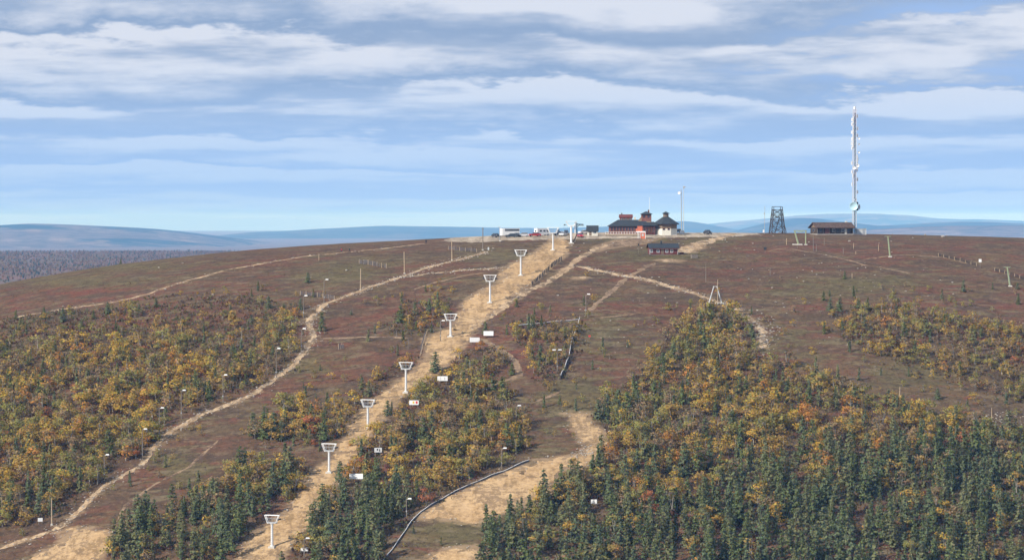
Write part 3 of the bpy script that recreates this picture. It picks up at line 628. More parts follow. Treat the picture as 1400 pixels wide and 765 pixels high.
# ------------------------------------------------------------------ safety nets
def safety_net(pts, h, label, thick=.16):
    P = G2(pts); A = P[0]; t = thing('safety_net', label, 'safety net', A, 0, 'safety nets along the pistes')
    xy = np.array([(p.x, p.y) for p in P]); seg = np.hypot(*np.diff(xy, axis=0).T); s = np.concatenate([[0], np.cumsum(seg)]); q = np.arange(0, s[-1], 1.5)
    X = np.interp(q, s, xy[:, 0]) + .5 * fbm(q / 9, q * 0 + 3, 2); Y = np.interp(q, s, xy[:, 1]) + .5 * fbm(q / 9, q * 0 + 8, 2); Z = terrain(X, Y)
    roll = MB(); net = MB(); up = [Vector((x - A.x, y - A.y, z - A.z)) for x, y, z in zip(X, Y, Z)]
    for k, (a, b) in enumerate(zip(up[:-1], up[1:])):
        za = h * (1 + .25 * math.sin(k * .9)); zb = h * (1 + .25 * math.sin((k + 1) * .9))
        roll.tube(a + Vector((0, 0, za)), b + Vector((0, 0, zb)), thick, n=6)
        e = Vector((.03, .03, 0)); a2, b2 = a + Vector((0, 0, za)), b + Vector((0, 0, zb))
        net.add([a - e, b - e, b2 - e, a2 - e, a + e, b + e, b2 + e, a2 + e], [(0, 1, 2, 3), (7, 6, 5, 4), (0, 4, 5, 1), (1, 5, 6, 2), (2, 6, 7, 3), (3, 7, 4, 0)])
    roll.build('rolled_edge', WHITE, t); net.build('netting', NET, t)
    for k in range(0, len(up), 4): MB().tube(up[k] - Vector((0, 0, .2)), up[k] + Vector((0, 0, h + .5)), .05, n=6).build('post', WOODT, t)
safety_net([(724, 630), (700, 640), (660, 656), (625, 672), (595, 688), (574, 701), (560, 717), (549, 735), (532, 757), (520, 775)], .45, 'long dark safety net with white edge curving round the birch wood', .075)
safety_net([(793, 438), (787, 455), (781, 475), (776, 495), (767, 518)], 1.0, 'straight dark safety net with white edge running down the heath', .07)
safety_net([(705, 446), (735, 443), (765, 440), (792, 437)], .35, 'low white-edged net running across the heath to the net corner', .06)

# ------------------------------------------------------------------ trestle, tow lift
def trestle():
    p = ground(978, 415); t = thing('white_trestle', 'white two-legged trestle on stones beside the stony path', 'trestle', p, 0)
    for s in (-1, 1):
        MB().tube((s * 2.0, 0, 0), (s * .45, 0, 5.4), .17, .14, 8).build('leg', LGREY, t); MB().box((s * 2.1, 0, .1), (1.1, 1.1, .7), top=.7).build('footing', CONC, t)
    MB().tube((-.8, 0, 5.3), (.8, 0, 5.3), .09, n=6).build('crossbar', LGREY, t)
    b = MB()
    for k in range(9): b.lathe((-2.6 + k * .65 + random.uniform(-.2, .2), random.uniform(-.7, .3), -.15), [(.25, 0), (.42, .25), (.2, .5)], 6, random.random())
    b.build('stones', ROCK, t, kind='stuff')
trestle()
def tow_pylon(u, v, vt, du, label):
    p = ground(u, v); k = p.y / FPX; H = (v - vt) * k; dx = du * k
    t = thing('tow_pylon', label, 'tow pylon', p, 0, 'green pylons of the drag lift')
    MB().tube((0, 0, -.3), (dx, 0, H), .28, .22, 8).build('pole', GREEN, t); MB().box((0, 0, 0), (1.3, 1.3, .5), top=.8).build('footing', CONC, t)
    MB().box((dx, 0, H), (2.2, .2, .18)).build('crossarm', GREEN, t)
    for s in (-1, 1): MB().tube((dx + s * .95, -.5, H - .18), (dx + s * .95, .5, H - .18), .14, n=8).build('sheave', DARK, t)
tow_pylon(1217, 351, 323, -3, 'slim green tow pylon leaning above a sandy patch'); tow_pylon(1381, 391, 365, -4, 'slim green tow pylon leaning beside young spruces')
def tow_station():
    p = ground(1092, 334.5); t = thing('tow_drive_station', 'pale green drag lift station with a slanting leg and concrete footings', 'lift station', p, 0)
    MB().tube((0, 0, -.3), (-1.4, 0, 4.8), .34, .26, 8).build('leg', GREEN, t); MB().tube((2.4, 0, -.3), (2.4, 0, 4.7), .24, .22, 8).build('leg', GREEN, t)
    MB().box((.5, 0, 4.8), (4.6, .45, .35)).build('beam', GREEN, t); MB().tube((.6, 0, 4.25), (.6, 0, 4.45), 1.0, n=18).build('bullwheel', GREEN, t)
    MB().box((-.5, 0, .05), (3.6, 1.6, .55), top=.9).build('footing', CONC, t); MB().box((2.4, 0, .0), (1.2, 1.2, .5), top=.8).build('footing', CONC, t)
    MB().tube((-4.2, 0, -.2), (-4.2, 0, 2.2), .12, n=6).build('stay_post', WOODT, t)
tow_station()

# ------------------------------------------------------------------ summit buildings
def window(parent, x, z, w, h, y, frame=WHITE):
    f = MB()
    for s in (-1, 1): f.box((x + s * (w / 2 + .05), y, z), (.10, .08, h + .2)); f.box((x, y + .004, z + s * (h / 2 + .05)), (w, .08, .10))
    f.box((x, y + .01, z), (.06, .05, h)); o = f.build('window', frame, parent); MB().box((x, y + .04, z), (w, .03, h)).build('pane', GLASS, o)
def restaurant():
    Y = 1030; k = Y / FPX; o = at_depth(880, Y)
    t = thing('summit_restaurant', 'long red summit restaurant with slate roofs, square turret and octagonal hut', 'building', o, 0)
    X = lambda u: (u - 880) * k; b0 = -(319 - 300) * k + CZ - o.z; Zf = lambda v: b0 + (319 - v) * k; base = b0 - .45
    MB().box(((X(832) + X(926)) / 2, 3.5, base - 1.0), (X(926) - X(832), 7.0, 2.0)).build('plinth', CONC, t)
    # low wing
    x0, x1 = X(833), X(879); y0, y1 = 0.0, 7.0
    MB().box(((x0 + x1) / 2, 3.5, (base + Zf(309)) / 2), (x1 - x0, 7, Zf(309) - base)).build('wall', REDW, t)
    MB().hip(x0, X(892), y0, y1, Zf(309), Zf(300.3), 3.2, .55).build('roof', SLATE, t)
    n = 10
    for i in range(n): window(t, x0 + .9 + i * (x1 - x0 - 1.4) / n, base + 2.05, .6, 1.3, -.03, REDW)
    # joining part with posts
    xa, xb = X(879), X(896)
    MB().box(((xa + xb) / 2, 2.9, (base + Zf(308)) / 2), (xb - xa, 5.0, Zf(308) - base)).build('porch_wall', REDD, t)
    MB().hip(xa - .5, xb + .6, -.3, 6, Zf(308), Zf(303), 1.0, .4).build('porch_roof', SLATE, t)
    for i in range(8): MB().box((xa + .2 + i * (xb - xa - .4) / 7, -.2, (base + Zf(308)) / 2), (.16, .16, Zf(308) - base - .1)).build('porch_post', REDW, t)
    for i in range(4): window(t, xa + .7 + i * 1.0, base + 1.7, .55, 1.3, .36, BROWN)
    # upper storey behind
    ua, ub = X(848.5), X(865)
    MB().box(((ua + ub) / 2, 7.5, (base + Zf(297)) / 2), (ub - ua, 4.0, Zf(297) - base)).build('upper_wall', REDW, t)
    rf = MB().gable(ua, ub, 5.5, 9.5, Zf(297.2), Zf(293.6), .3).build('upper_roof', REDD, t); MB().box((ua + .7, 7.5, Zf(294)), (.35, .35, 1.6)).build('chimney', DARK, rf)
    for i in range(3): window(t, ua + .8 + i * 1.35, Zf(299.2), .6, .6, 5.47, LIME)
    MB().box((X(868.8), 5.0, Zf(301)), (.75, .75, 2.2)).build('chimney', LIME, t)
    # attic slope and turret
    at = MB(); xa2, xb2 = X(871), X(890); at.add([(xa2, 2.2, Zf(304)), (xb2, 2.2, Zf(304)), (xb2, 6, Zf(304)), (xa2, 6, Zf(304)), (X(877), 4, Zf(296.5)), (xb2, 4, Zf(296.5))], [(0, 1, 5, 4), (1, 2, 5), (2, 3, 4, 5), (3, 0, 4), (3, 2, 1, 0)])
    at.build('attic_roof', BROWN, t)
    ta, tb = X(877.5), X(891)
    MB().box(((ta + tb) / 2, 4.3, (base + Zf(292.5)) / 2), (tb - ta, 3.4, Zf(292.5) - base)).build('turret_wall', REDW, t)
    rf = MB().hip(ta, tb, 2.6, 6.0, Zf(292.5), Zf(289), 1.5, .4).build('turret_roof', SLATE, t); MB().box((X(887.5), 4.6, Zf(289)), (.5, .5, 1.2)).build('chimney', REDD, rf)
    for i in range(2): window(t, ta + .9 + i * 1.6, Zf(295.5), .7, .9, 2.57, REDD)
    # octagon
    cx, cy, R = X(911), 3.4, (X(926.5) - X(896.5)) / 2 / math.cos(math.pi / 8); r8 = math.pi / 8
    MB().lathe((cx, cy, base - .4), [(R, 0), (R, Zf(312.5) - base + .4)], 8, r8).build('lower_wall', LIME, t)
    MB().lathe((cx, cy, Zf(312.5)), [(R * .985, 0), (R * .985, Zf(305.5) - Zf(312.5))], 8, r8).build('upper_band', BROWN, t)
    MB().lathe((cx, cy, Zf(306.6)), [(R * 1.2, 0), (R * 1.21, .18), (R * .26, Zf(296.3) - Zf(306.6)), (.05, Zf(296) - Zf(306.6))], 8, r8).build('octagon_roof', SLATE, t)
    MB().lathe((cx, cy, Zf(306.9)), [(R * 1.17, 0), (R * 1.19, .14)], 8, r8).build('fascia', REDW, t)
    cu = MB().lathe((cx, cy, Zf(296.9)), [(R * .24, 0), (R * .24, Zf(292) - Zf(296.9))], 8, r8).build('cupola', BROWN, t)
    MB().lathe((cx, cy, Zf(292)), [(R * .36, 0), (R * .36, .08), (.05, Zf(289) - Zf(292))], 8, r8).build('cupola_roof', SLATE, cu)
    ap = R * math.cos(r8)
    for i in range(2): window(t, cx - .9 + i * 1.7, Zf(313), .6, .55, cy - ap - .03, REDD)
    # terrace
    d0, d1 = X(827), X(879)
    MB().box(((d0 + d1) / 2, -2.0, base + .05), (d1 - d0, 3.4, .3)).build('terrace_deck', WOODT, t)
    for i in range(15): MB().box((d0 + .1 + i * (d1 - d0 - .2) / 14, -3.6, base + .6), (.12, .12, 1.1)).build('terrace_post', WHITE, t)
    for zz in (.30, .98): MB().box(((d0 + d1) / 2, -3.65, base + zz), (d1 - d0, .06, .10)).build('terrace_rail', LIME, t)
    MB().box(((d0 + d1) / 2, -3.5, base - .75), (d1 - d0 - .1, .1, 1.4)).build('terrace_skirt', WOODG, t)
    b = MB()
    for i in range(40): b.box((d0 + .2 + i * (d1 - d0 - .4) / 39, -3.61, base + .65), (.09, .03, .5))
    b.build('balusters', REDW, t, kind='stuff')
    for i in range(7):
        MB().box((X(834 + i * 6.2), -1.8, base + .85), (1.1, .8, .08)).build('terrace_table', WOODD, t)
restaurant()
def orange_hut():
    p = ground(877, 326); p.y -= 0; t = thing('orange_hut', 'small orange and white two-tier hut on the slope below the restaurant', 'hut', p, 0)
    MB().box((.4, 0, 1.05), (1.7, 1.5, 2.1)).build('cabin', ORANGE, t); MB().box((.4, -.79, 1.25), (.7, .06, .8)).build('hatch', LGREY, t)
    for s in (-1, 1): MB().box((.4 + s * .92, -.8, 1.0), (.14, .14, 2.2)).build('corner_post', WHITE, t)
    MB().box((-.2, .1, 2.35), (3.2, 1.9, .45)).build('platform', WHITE, t); MB().box((-.55, .1, 3.5), (1.7, 1.2, 1.8)).build('upper_cabin', ORANGE, t); MB().box((-.55, .1, 4.46), (1.9, 1.4, .12)).build('roof', REDW, t)
    MB().tube((-1.2, -.6, -.2), (-1.2, -.6, 2.2), .1).build('leg', WHITE, t)
    MB().box((-1.75, .1, 3.0), (.5, .8, .9)).build('side_box', ORANGE, t)
orange_hut()
def flagpole():
    p = at_depth(888, 1036); t = thing('flagpole', 'thin white flagpole above the restaurant turret', 'flagpole', p, 0); k = 1036 / FPX
    MB().tube((0, 0, 0), (0, 0, 50 * k), .1, .06, 8).build('pole', WHITE, t); MB().lathe((0, 0, 50 * k), [(.05, 0), (.13, .1), (.05, .2)], 8).build('knob', WHITE, t)
flagpole()
def kiosk():
    Y = 1028; k = Y / FPX; p = at_depth(810, Y); t = thing('kiosk', 'white kiosk with a dark slate gable roof beside the car park', 'kiosk', p, 0)
    w = 14 * k; h = 7 * k
    MB().box((0, 0, h / 2 - .2), (w, 3, h + .4)).build('wall', LIME, t); MB().gable(-w / 2, w / 2, -1.5, 1.5, h, h + 6.2 * k, .35).build('roof', SLATE, t)
    MB().box((-.8, -1.53, .95), (.8, .06, 1.7)).build('door', BROWN, t); window(t, .75, 1.15, 1.0, .7, -1.54)
    MB().add([(-w / 2 + .05, -1.5, h - .1), (-w / 2 + .05, 1.5, h - .1), (-w / 2 + .05, 0, h + 1.4), (w / 2 - .05, -1.5, h - .1), (w / 2 - .05, 1.5, h - .1), (w / 2 - .05, 0, h + 1.4)], [(0, 1, 2), (3, 5, 4), (0, 2, 5, 3), (2, 1, 4, 5), (1, 0, 3, 4)]).build('gable_fill', LIME, t)
kiosk()
def red_cabin():
    p = ground(907, 348); k = p.y / FPX; t = thing('red_cabin', 'small dark red cabin with white windows on the slope below the restaurant', 'cabin', p, math.radians(6))
    w, d, h = 39 * k, 4.2, 9.5 * k
    MB().box((0, 1.2, -.5), (w - .1, d - .1, 1.3)).build('foundation', WOODG, t); MB().box((0, 1.2, h / 2 + .1), (w, d, h)).build('wall', REDD, t)
    rf = MB().gable(-w / 2, w / 2, 1.2 - d / 2, 1.2 + d / 2, h + .1, h + 1.3, .45).build('roof', SLATE, t); MB().box((-.6, 1.0, h + 1.6), (.5, .5, 1.3)).build('chimney', DARK, rf)
    MB().add([(-w / 2, 1.2 - d / 2, h + .05), (-w / 2, 1.2 + d / 2, h + .05), (-w / 2, 1.2, h + 1.25), (w / 2, 1.2 - d / 2, h + .05), (w / 2, 1.2 + d / 2, h + .05), (w / 2, 1.2, h + 1.25)], [(0, 1, 2), (3, 5, 4), (0, 2, 5, 3), (2, 1, 4, 5), (1, 0, 3, 4)]).build('gable_fill', REDD, t)
    MB().box((0, 1.2 - d / 2 - .5, h - .30), (w + .8, .06, .2)).build('fascia', REDW, t)
    y = 1.2 - d / 2 - .03
    for x in (-4.2, -1.95, 1.0, 2.65): window(t, x, 1.25, .75, .85, y)
    dr = MB().box((-.45, y, 1.05), (.9, .06, 1.75)).build('door', BROWN, t); MB().box((-.15, y - .05, 1.0), (.1, .05, .1)).build('handle', STEEL, dr)
    for x in (-w / 2 + .06, w / 2 - .06): MB().box((x, y, h / 2 + .1), (.14, .05, h)).build('corner_board', LGREY, t)
red_cabin()
def crate(u, v, label, d, m_):
    p = ground(u, v); t = thing('storage_crate', label, 'crate', p, .2, 'storage crates by the cabin')
    MB().box((0, 0, d[2] / 2), d).build('box', m_, t); MB().box((0, 0, d[2] + .04), (d[0] + .12, d[1] + .12, .08)).build('lid', WOODG, t)
crate(932, 347, 'low dark red crate against the cabin end wall', (1.2, .9, .5), REDD); crate(949, 353, 'grey timber crate beside the gravel road', (2.0, 1.4, 1.2), WOODG)
def lodge():
    Y = 1040; k = Y / FPX; p = at_depth(1137, Y); t = thing('log_lodge', 'long low log lodge with a turf-brown roof beside the tall mast', 'building', p, math.radians(20))
    w, d, h = 14.2, 5.5, 2.5
    MB().box((0, 0, -.2), (w + .3, d + .3, .8)).build('foundation', CONC, t); MB().box((0, 0, h / 2 + .1), (w, d, h)).build('wall', WOODD, t)
    rm = material('brown_roof', (0.095, 0.062, 0.05), .9, .35, 1.5)
    rf = MB().gable(-w / 2, w / 2, -d / 2, d / 2, h + .1, h + 1.6, .7, .2).build('roof', rm, t); MB().box((w / 2 - 1.2, .3, h + 1.9), (.6, .6, .7)).build('chimney', LIME, rf)
    for s in (-1, 1): MB().add([(s * w / 2, -d / 2, h + .05), (s * w / 2, d / 2, h + .05), (s * w / 2, 0, h + 1.55), (s * (w / 2 - .2), -d / 2, h + .05), (s * (w / 2 - .2), d / 2, h + .05), (s * (w / 2 - .2), 0, h + 1.55)], [(0, 1, 2), (3, 5, 4), (0, 2, 5, 3), (2, 1, 4, 5), (1, 0, 3, 4)]).build('gable_boards', BROWN, t)
    y = -d / 2 - .03
    MB().box((-3.0, y, 1.3), (2.0, .05, 1.8)).build('reddish_panel', REDW, t)
    for x in (-5.6, -.6, 1.2, 3.0, 5.4): window(t, x, 1.5, .95, 1.0, y, LIME if x in (-.6, 3.0) else BROWN)
    dr = MB().box((4.3, y, 1.15), (.95, .06, 2.0)).build('door', LIME, t); MB().box((4.65, y - .05, 1.1), (.1, .05, .1)).build('handle', STEEL, dr)
    for i in range(7): MB().box((-w / 2 + .1 + i * (w - .2) / 6, y - .05, h / 2 + .1), (.2, .1, h)).build('log_pillar', WOODG, t)
    f = MB().box((-w / 2 - .03, 0, 1.4), (.06, 1.4, 1.0)).build('end_window', BROWN, t); MB().box((-w / 2 - .07, 0, 1.4), (.03, 1.2, .8)).build('pane', GLASS, f)
lodge()
def equipment_hut():
    p = at_depth(1177, 1044); t = thing('equipment_hut', 'pale grey flat-roofed hut at the foot of the tall mast', 'hut', p, .1)
    MB().box((0, 0, .9), (3.4, 2.6, 2.2)).build('wall', LGREY, t); MB().box((0, 0, 2.07), (3.7, 2.9, .14)).build('roof', LGREY, t); MB().box((.7, -1.33, .9), (.9, .06, 1.7)).build('door', STEEL, t)
equipment_hut()

# ------------------------------------------------------------------ masts and the timber tower
def dish(parent, x, z, r, m_, az=0.0, y=-.9):
    prof = [(.02, 0), (r * .5, r * .06), (r * .85, r * .2), (r, r * .34)]; b = MB()
    q = Matrix.Rotation(az, 4, 'Z') @ Matrix.Rotation(math.pi / 2, 4, 'X'); n = 16; pts = []; f = []
    for rr, zz in prof + [(rr * .98, zz + .08) for rr, zz in prof[::-1]]:
        for i in range(n):
            t_ = 2 * math.pi * i / n; w = q @ Vector((rr * math.cos(t_), rr * math.sin(t_), zz)); pts.append((x + w.x, y + w.y, z + w.z))
    kk = len(prof) * 2
    for j in range(kk - 1):
        for i in range(n): f.append((j * n + i, j * n + (i + 1) % n, (j + 1) * n + (i + 1) % n, (j + 1) * n + i))
    b.add(pts, f); o = b.build('dish', m_, parent, smooth=True)
    w = q @ Vector((0, 0, r * .3)); MB().tube((x + w.x, y + w.y, z + w.z), (x - w.x * 2, y - w.y * 2, z), .06, n=6).build('bracket', STEEL, o)
def tall_mast():
    Y = 1043; k = Y / FPX; p = at_depth(1168, Y); t = thing('lattice_mast', 'tall white lattice mast hung with aerials and a big pale blue dish', 'mast', p, .35)
    H = 171 * k; legs = [(.78 * math.cos(a), .78 * math.sin(a)) for a in (math.pi / 4, 3 * math.pi / 4, 5 * math.pi / 4, 7 * math.pi / 4)]
    wm = material('mast_white', (0.60, 0.61, 0.62), .4, .04); pm = material('mast_faded_red', (0.62, 0.42, 0.42), .5, .08)
    taper = lambda z: 1.0 - .18 * z / H
    for lx, ly in legs: MB().tube((lx, ly, -.3), (lx * .82, ly * .82, H), .085, .07, 6).build('mast_leg', wm, t)
    n = 30
    for part, lo, hi, m_ in (('bracing', 0, 12, wm), ('bracing', 12, 16, pm), ('bracing', 16, 26, wm), ('bracing', 26, 30, pm)):
        b = MB()
        for i in range(lo, hi):
            z0, z1 = H * i / n, H * (i + 1) / n
            for j in range(4):
                a, c = legs[j], legs[(j + 1) % 4]; s0, s1 = taper(z0), taper(z1)
                b.tube((a[0] * s0, a[1] * s0, z0), (c[0] * s1, c[1] * s1, z1), .034, n=4, cap=False); b.tube((a[0] * s0, a[1] * s0, z0), (c[0] * s0, c[1] * s0, z0), .03, n=4, cap=False)
        b.build(part, m_, t)
    MB().tube((.25, .1, 0), (.25, .1, H * .97), .2, n=6).build('cable_run', DARK, t)
    MB().tube((0, 0, H - .1), (0, 0, H + .9), .4, .4, 10).build('top_aerial', WHITE, t)
    for z in (.925, .90, .855, .83, .80, .77, .74, .71, .62, .585, .56, .52, .47):
        s = random.choice((-1, 1)) if z < .7 else -1; x = s * (1.0 - .2 * z) * .95
        MB().box((x, -.55, H * z), (.34, .22, 1.5)).build('panel_aerial', WHITE, t); MB().tube((0, 0, H * z), (x, -.5, H * z), .05, n=5).build('aerial_arm', STEEL, t)
    for z, x in ((.945, 1.0), (.915, -1.15), (.88, -1.2), (.845, 1.1), (.815, -1.2), (.79, 1.05), (.76, -1.15), (.725, -1.25), (.69, -1.1), (.60, 1.15), (.57, -1.2), (.545, 1.2), (.50, -1.15), (.44, 1.1), (.40, -1.05), (.34, 1.1)):
        MB().box((x, -.2, H * z), (.42, .3, 1.25)).build('panel_aerial', WHITE, t); MB().tube((x * .4, 0, H * z), (x, -.15, H * z), .05, n=5).build('aerial_arm', STEEL, t)
    for z, x, r in ((.765, 1.25, .42), (.72, 1.25, .36), (.655, 1.25, .42), (.55, .8, .6), (.53, -.6, .6), (.275, -.1, .5)): dish(t, x, H * z, r, WHITE, random.uniform(-.5, .3))
    dish(t, -.7, H * .225, 1.55, PALEBLUE, -.55, -.9); dish(t, 1.45, H * .22, .95, LGREY, .7, -.2)
    MB().box((.3, 0, H * .215), (1.9, 1.6, .18)).build('platform', DARK, t); MB().box((.9, -.3, H * .245), (.7, .5, 1.3)).build('equipment_box', DARK, t); MB().box((.95, -.3, H * .20), (.7, .5, .8)).build('equipment_box', DARK, t)
    MB().box((0, 0, 0), (2.6, 2.6, .7), top=.9).build('footing', CONC, t)
tall_mast()
def radio_mast():
    Y = 1040; k = Y / FPX; p = at_depth(932, Y); t = thing('radio_mast', 'slim grey radio mast with a small white dish beside the octagonal hut', 'mast', p, 0); H = 66 * k
    MB().tube((0, 0, -.2), (-.25, 0, 61 * k), .17, .13, 8).build('pole', STEEL, t); MB().tube((.75, .2, -.2), (.62, .2, H), .11, .08, 8).build('pole', LGREY, t)
    for i in range(8): MB().tube((-.02 - i * .025, 0, 2 + i * 1.8), (.74 - i * .015, .2, 2 + i * 1.8), .04, n=5).build('rung', STEEL, t)
    dish(t, -.9, 56 * k, .5, WHITE, -.4, -.3); dish(t, 1.0, 64 * k, .28, WHITE, .5, -.2); MB().box((.7, -.1, 63.5 * k), (.5, .4, .7)).build('aerial', STEEL, t)
    MB().box((0.1, -.7, .55), (1.5, 1.3, 1.4)).build('equipment_cabinet', WHITE, t); MB().box((.1, 0, -.1), (2.4, 2.0, .4)).build('footing', CONC, t)
radio_mast()
def thin_pole_mast():
    t, H = plain_pole(1045, 315, 277, 'thin pole with a white box at its foot beside the timber tower', .09, STEEL, 1045); MB().box((-.3, -.3, .9), (.55, .5, 1.0)).build('cabinet', WHITE, t); MB().box((0, 0, H * .72), (.5, .12, .4)).build('aerial', STEEL, t)
thin_pole_mast()
def timber_tower():
    Y = 1045; k = Y / FPX; p = at_depth(1062.5, Y); t = thing('timber_lookout', 'dark timber lattice lookout tower with a railed top platform', 'tower', p, .12); H = 33 * k; B, T = 2.5, 1.5
    W = lambda z: B + (T - B) * z / H
    cs = [(-1, -1), (1, -1), (1, 1), (-1, 1)]
    for sx, sy in cs: MB().tube((sx * B, sy * B, -.3), (sx * T, sy * T, H + 1.1), .17, .13, 6).build('corner_post', WOODD, t)
    for j in range(4):
        a, c = cs[j], cs[(j + 1) % 4]; lv = [0.2, H * .30, H * .58, H * .8, H]
        for z0, z1 in zip(lv[:-1], lv[1:]):
            w0, w1 = W(z0), W(z1)
            MB().tube((a[0] * w0, a[1] * w0, z0), (c[0] * w1, c[1] * w1, z1), .1, n=5).build('brace', WOODD, t); MB().tube((c[0] * w0, c[1] * w0, z0), (a[0] * w1, a[1] * w1, z1), .1, n=5).build('brace', WOODD, t)
            MB().tube((a[0] * w1, a[1] * w1, z1), (c[0] * w1, c[1] * w1, z1), .1, n=5).build('beam', WOODD, t)
        w = W(H)
        MB().tube((a[0] * w, a[1] * w, H + 1.05), (c[0] * w, c[1] * w, H + 1.05), .09, n=5).build('top_rail', WOODD, t)
    for z, m_ in ((H * .72, 1.0), (H, 1.08)): MB().box((0, 0, z), (2 * W(z) * m_, 2 * W(z) * m_, .16)).build('platform', WOODD, t)
    b = MB()
    for i in range(14): b.box((-.9 + .12 * i, -.3, .3 + i * H * .7 / 14), (.16, 1.0, .07))
    b.tube((-.9, -.7, .3), (.8, -.7, H * .7), .08, n=5); b.tube((-.9, .1, .3), (.8, .1, H * .7), .08, n=5); b.build('stair', WOODD, t)
    MB().tube((2.4, -2.4, -.2), (3.3, -3.0, .0), .1, n=5).tube((3.2, -2.4, -.3), (1.9, -1.9, H * .5), .09, n=5).build('prop', WOODD, t)
timber_tower()

# ------------------------------------------------------------------ vehicles on the summit
def car(u, Y, rz, col, label, name='parked_car', suv=False):
    p = at_depth(u, Y); p.z += .06; t = thing(name, label, 'car', p, rz, 'cars parked on the summit'); L_, Wd = 4.3, 1.75; hh = 1.62 if suv else 1.45
    prof = [(-2.15, .35), (-2.15, .78), (-2.05, .92), (-1.1, .98), (1.65, 1.0), (2.1, .92), (2.15, .6), (2.1, .32)]
    m_ = material('car_paint_' + name + '_%d_%d' % (u, Y), col, .25, .03, 1, .2, .6)
    b = MB(); b.prism(prof, -Wd / 2, Wd / 2); b.build('body', m_, t)
    cab = MB(); bot = [(-1.2, .97), (1.75, .99)]; tx0, tx1 = -.45, 1.15
    pts = [(bot[0][0], -.82, .96), (bot[1][0], -.82, .98), (bot[1][0], .82, .98), (bot[0][0], .82, .96), (tx0, -.62, hh - .06), (tx1, -.62, hh - .06), (tx1, .62, hh - .06), (tx0, .62, hh - .06)]
    cab.add(pts, [(0, 1, 5, 4), (1, 2, 6, 5), (2, 3, 7, 6), (3, 0, 4, 7), (4, 5, 6, 7)]); cab.build('windows', GLASS, t)
    MB().box(((tx0 + tx1) / 2, 0, hh - .03), (tx1 - tx0 + .1, 1.28, .07), top=.93).build('car_roof', m_, t)
    for sx in (-1.35, 1.35):
        for sy in (-1, 1):
            w = MB().tube((sx, sy * .72, .32), (sx, sy * .9, .32), .32, n=14).build('wheel', RUBBER, t); MB().tube((sx, sy * .9, .32), (sx, sy * .92, .32), .19, n=10).build('rim', STEEL, w)
    for sy in (-1, 1):
        MB().box((-2.13, sy * .62, .72), (.08, .36, .16)).build('headlight', LGREY, t); MB().box((2.11, sy * .66, .78), (.08, .26, .2)).build('tail_light', SIGNRED, t)
PR = math.pi / 2
car(678, 1033, PR + .4, (0.03, 0.035, 0.045), 'dark car parked at the open end of the white trailer'); car(699, 1024, .15, (0.05, 0.06, 0.07), 'dark grey car parked in front of the white trailer'); car(707, 1026, PR + .2, (0.025, 0.03, 0.035), 'black car at the corner of the white trailer')
car(715.5, 1026, .2, (0.70, 0.71, 0.72), 'white car between the trailer and the camper van'); car(731, 1026, .25, (0.42, 0.04, 0.04), 'low red car nose to tail with the white camper van')
car(765, 1030, .3, (0.03, 0.04, 0.055), 'dark blue car behind the second lift tower'); car(769.5, 1026, PR - .3, (0.66, 0.67, 0.68), 'white car tucked between two dark cars'); car(774, 1033, PR, (0.025, 0.03, 0.035), 'black car next to the return station', suv=True)
car(793, 1020, PR + .15, (0.50, 0.04, 0.06), 'bright red car parked beside the return station'); car(799, 1036, .5, (0.68, 0.69, 0.70), 'white car between the red car and the kiosk'); car(967.5, 1036, PR + .3, (0.03, 0.035, 0.05), 'lone dark car on the gravel beyond the restaurant', suv=True)
car(925.5, 1047, .2, (0.03, 0.035, 0.04), 'dark car half behind the octagonal hut')
def trailer():
    p = at_depth(697, 1030); k = 1030 / FPX; t = thing('box_trailer', 'white box trailer with a dark upper band along its side', 'trailer', p, math.radians(20))
    L_, w, h = 6.6, 2.4, 2.5
    MB().box((0, 0, .55 + h / 2), (L_, w, h)).build('box_body', WHITE, t); MB().box((.4, -w / 2 - .02, .55 + h * .78), (L_ - 1.2, .05, .75)).build('dark_band', NET, t)
    MB().box((-L_ / 2 - .02, 0, .55 + h / 2), (.05, w - .2, h - .25)).build('rear_door', WHITE, t); MB().box((0, 0, .48), (L_ - .4, 1.4, .2)).build('chassis', DARK, t)
    for sx in (-.6, .6):
        for sy in (-1, 1): w_ = MB().tube((sx, sy * .9, .36), (sx, sy * 1.12, .36), .36, n=14).build('wheel', RUBBER, t); MB().tube((sx, sy * 1.12, .36), (sx, sy * 1.14, .36), .2, n=10).build('rim', STEEL, w_)
    MB().tube((L_ / 2, 0, .5), (L_ / 2 + 1.2, 0, .5), .06).build('drawbar', DARK, t)
trailer()
def camper():
    p = at_depth(741.5, 1030); t = thing('camper_van', 'white camper van with a dark rear hatch window behind the lift tower', 'camper van', p, math.radians(32)); L_, w, h = 5.6, 2.1, 2.3
    prof = [(-L_ / 2, .4), (-L_ / 2, h + .35), (1.3, h + .42), (2.0, h - .1), (2.25, 1.45), (2.8, 1.15), (2.8, .4)]
    MB().prism(prof, -w / 2, w / 2).build('body', WHITE, t); MB().box((-L_ / 2 - .02, 0, 1.7), (.05, .9, .6)).build('rear_window', GLASS, t)
    for x in (-1.3, .2): MB().box((x, -w / 2 - .015, 1.75), (.9, .04, .55)).build('side_window', GLASS, t)
    MB().box((1.75, -w / 2 - .015, 1.6), (.8, .04, .5)).build('cab_window', GLASS, t)
    for sx in (-1.6, 1.75):
        for sy in (-1, 1): w_ = MB().tube((sx, sy * .85, .34), (sx, sy * 1.07, .34), .34, n=14).build('wheel', RUBBER, t); MB().tube((sx, sy * 1.07, .34), (sx, sy * 1.09, .34), .19, n=10).build('rim', STEEL, w_)
    for sy in (-1, 1): MB().box((-L_ / 2 - .03, sy * .85, .85), (.05, .16, .3)).build('tail_light', SIGNRED, t)
camper()

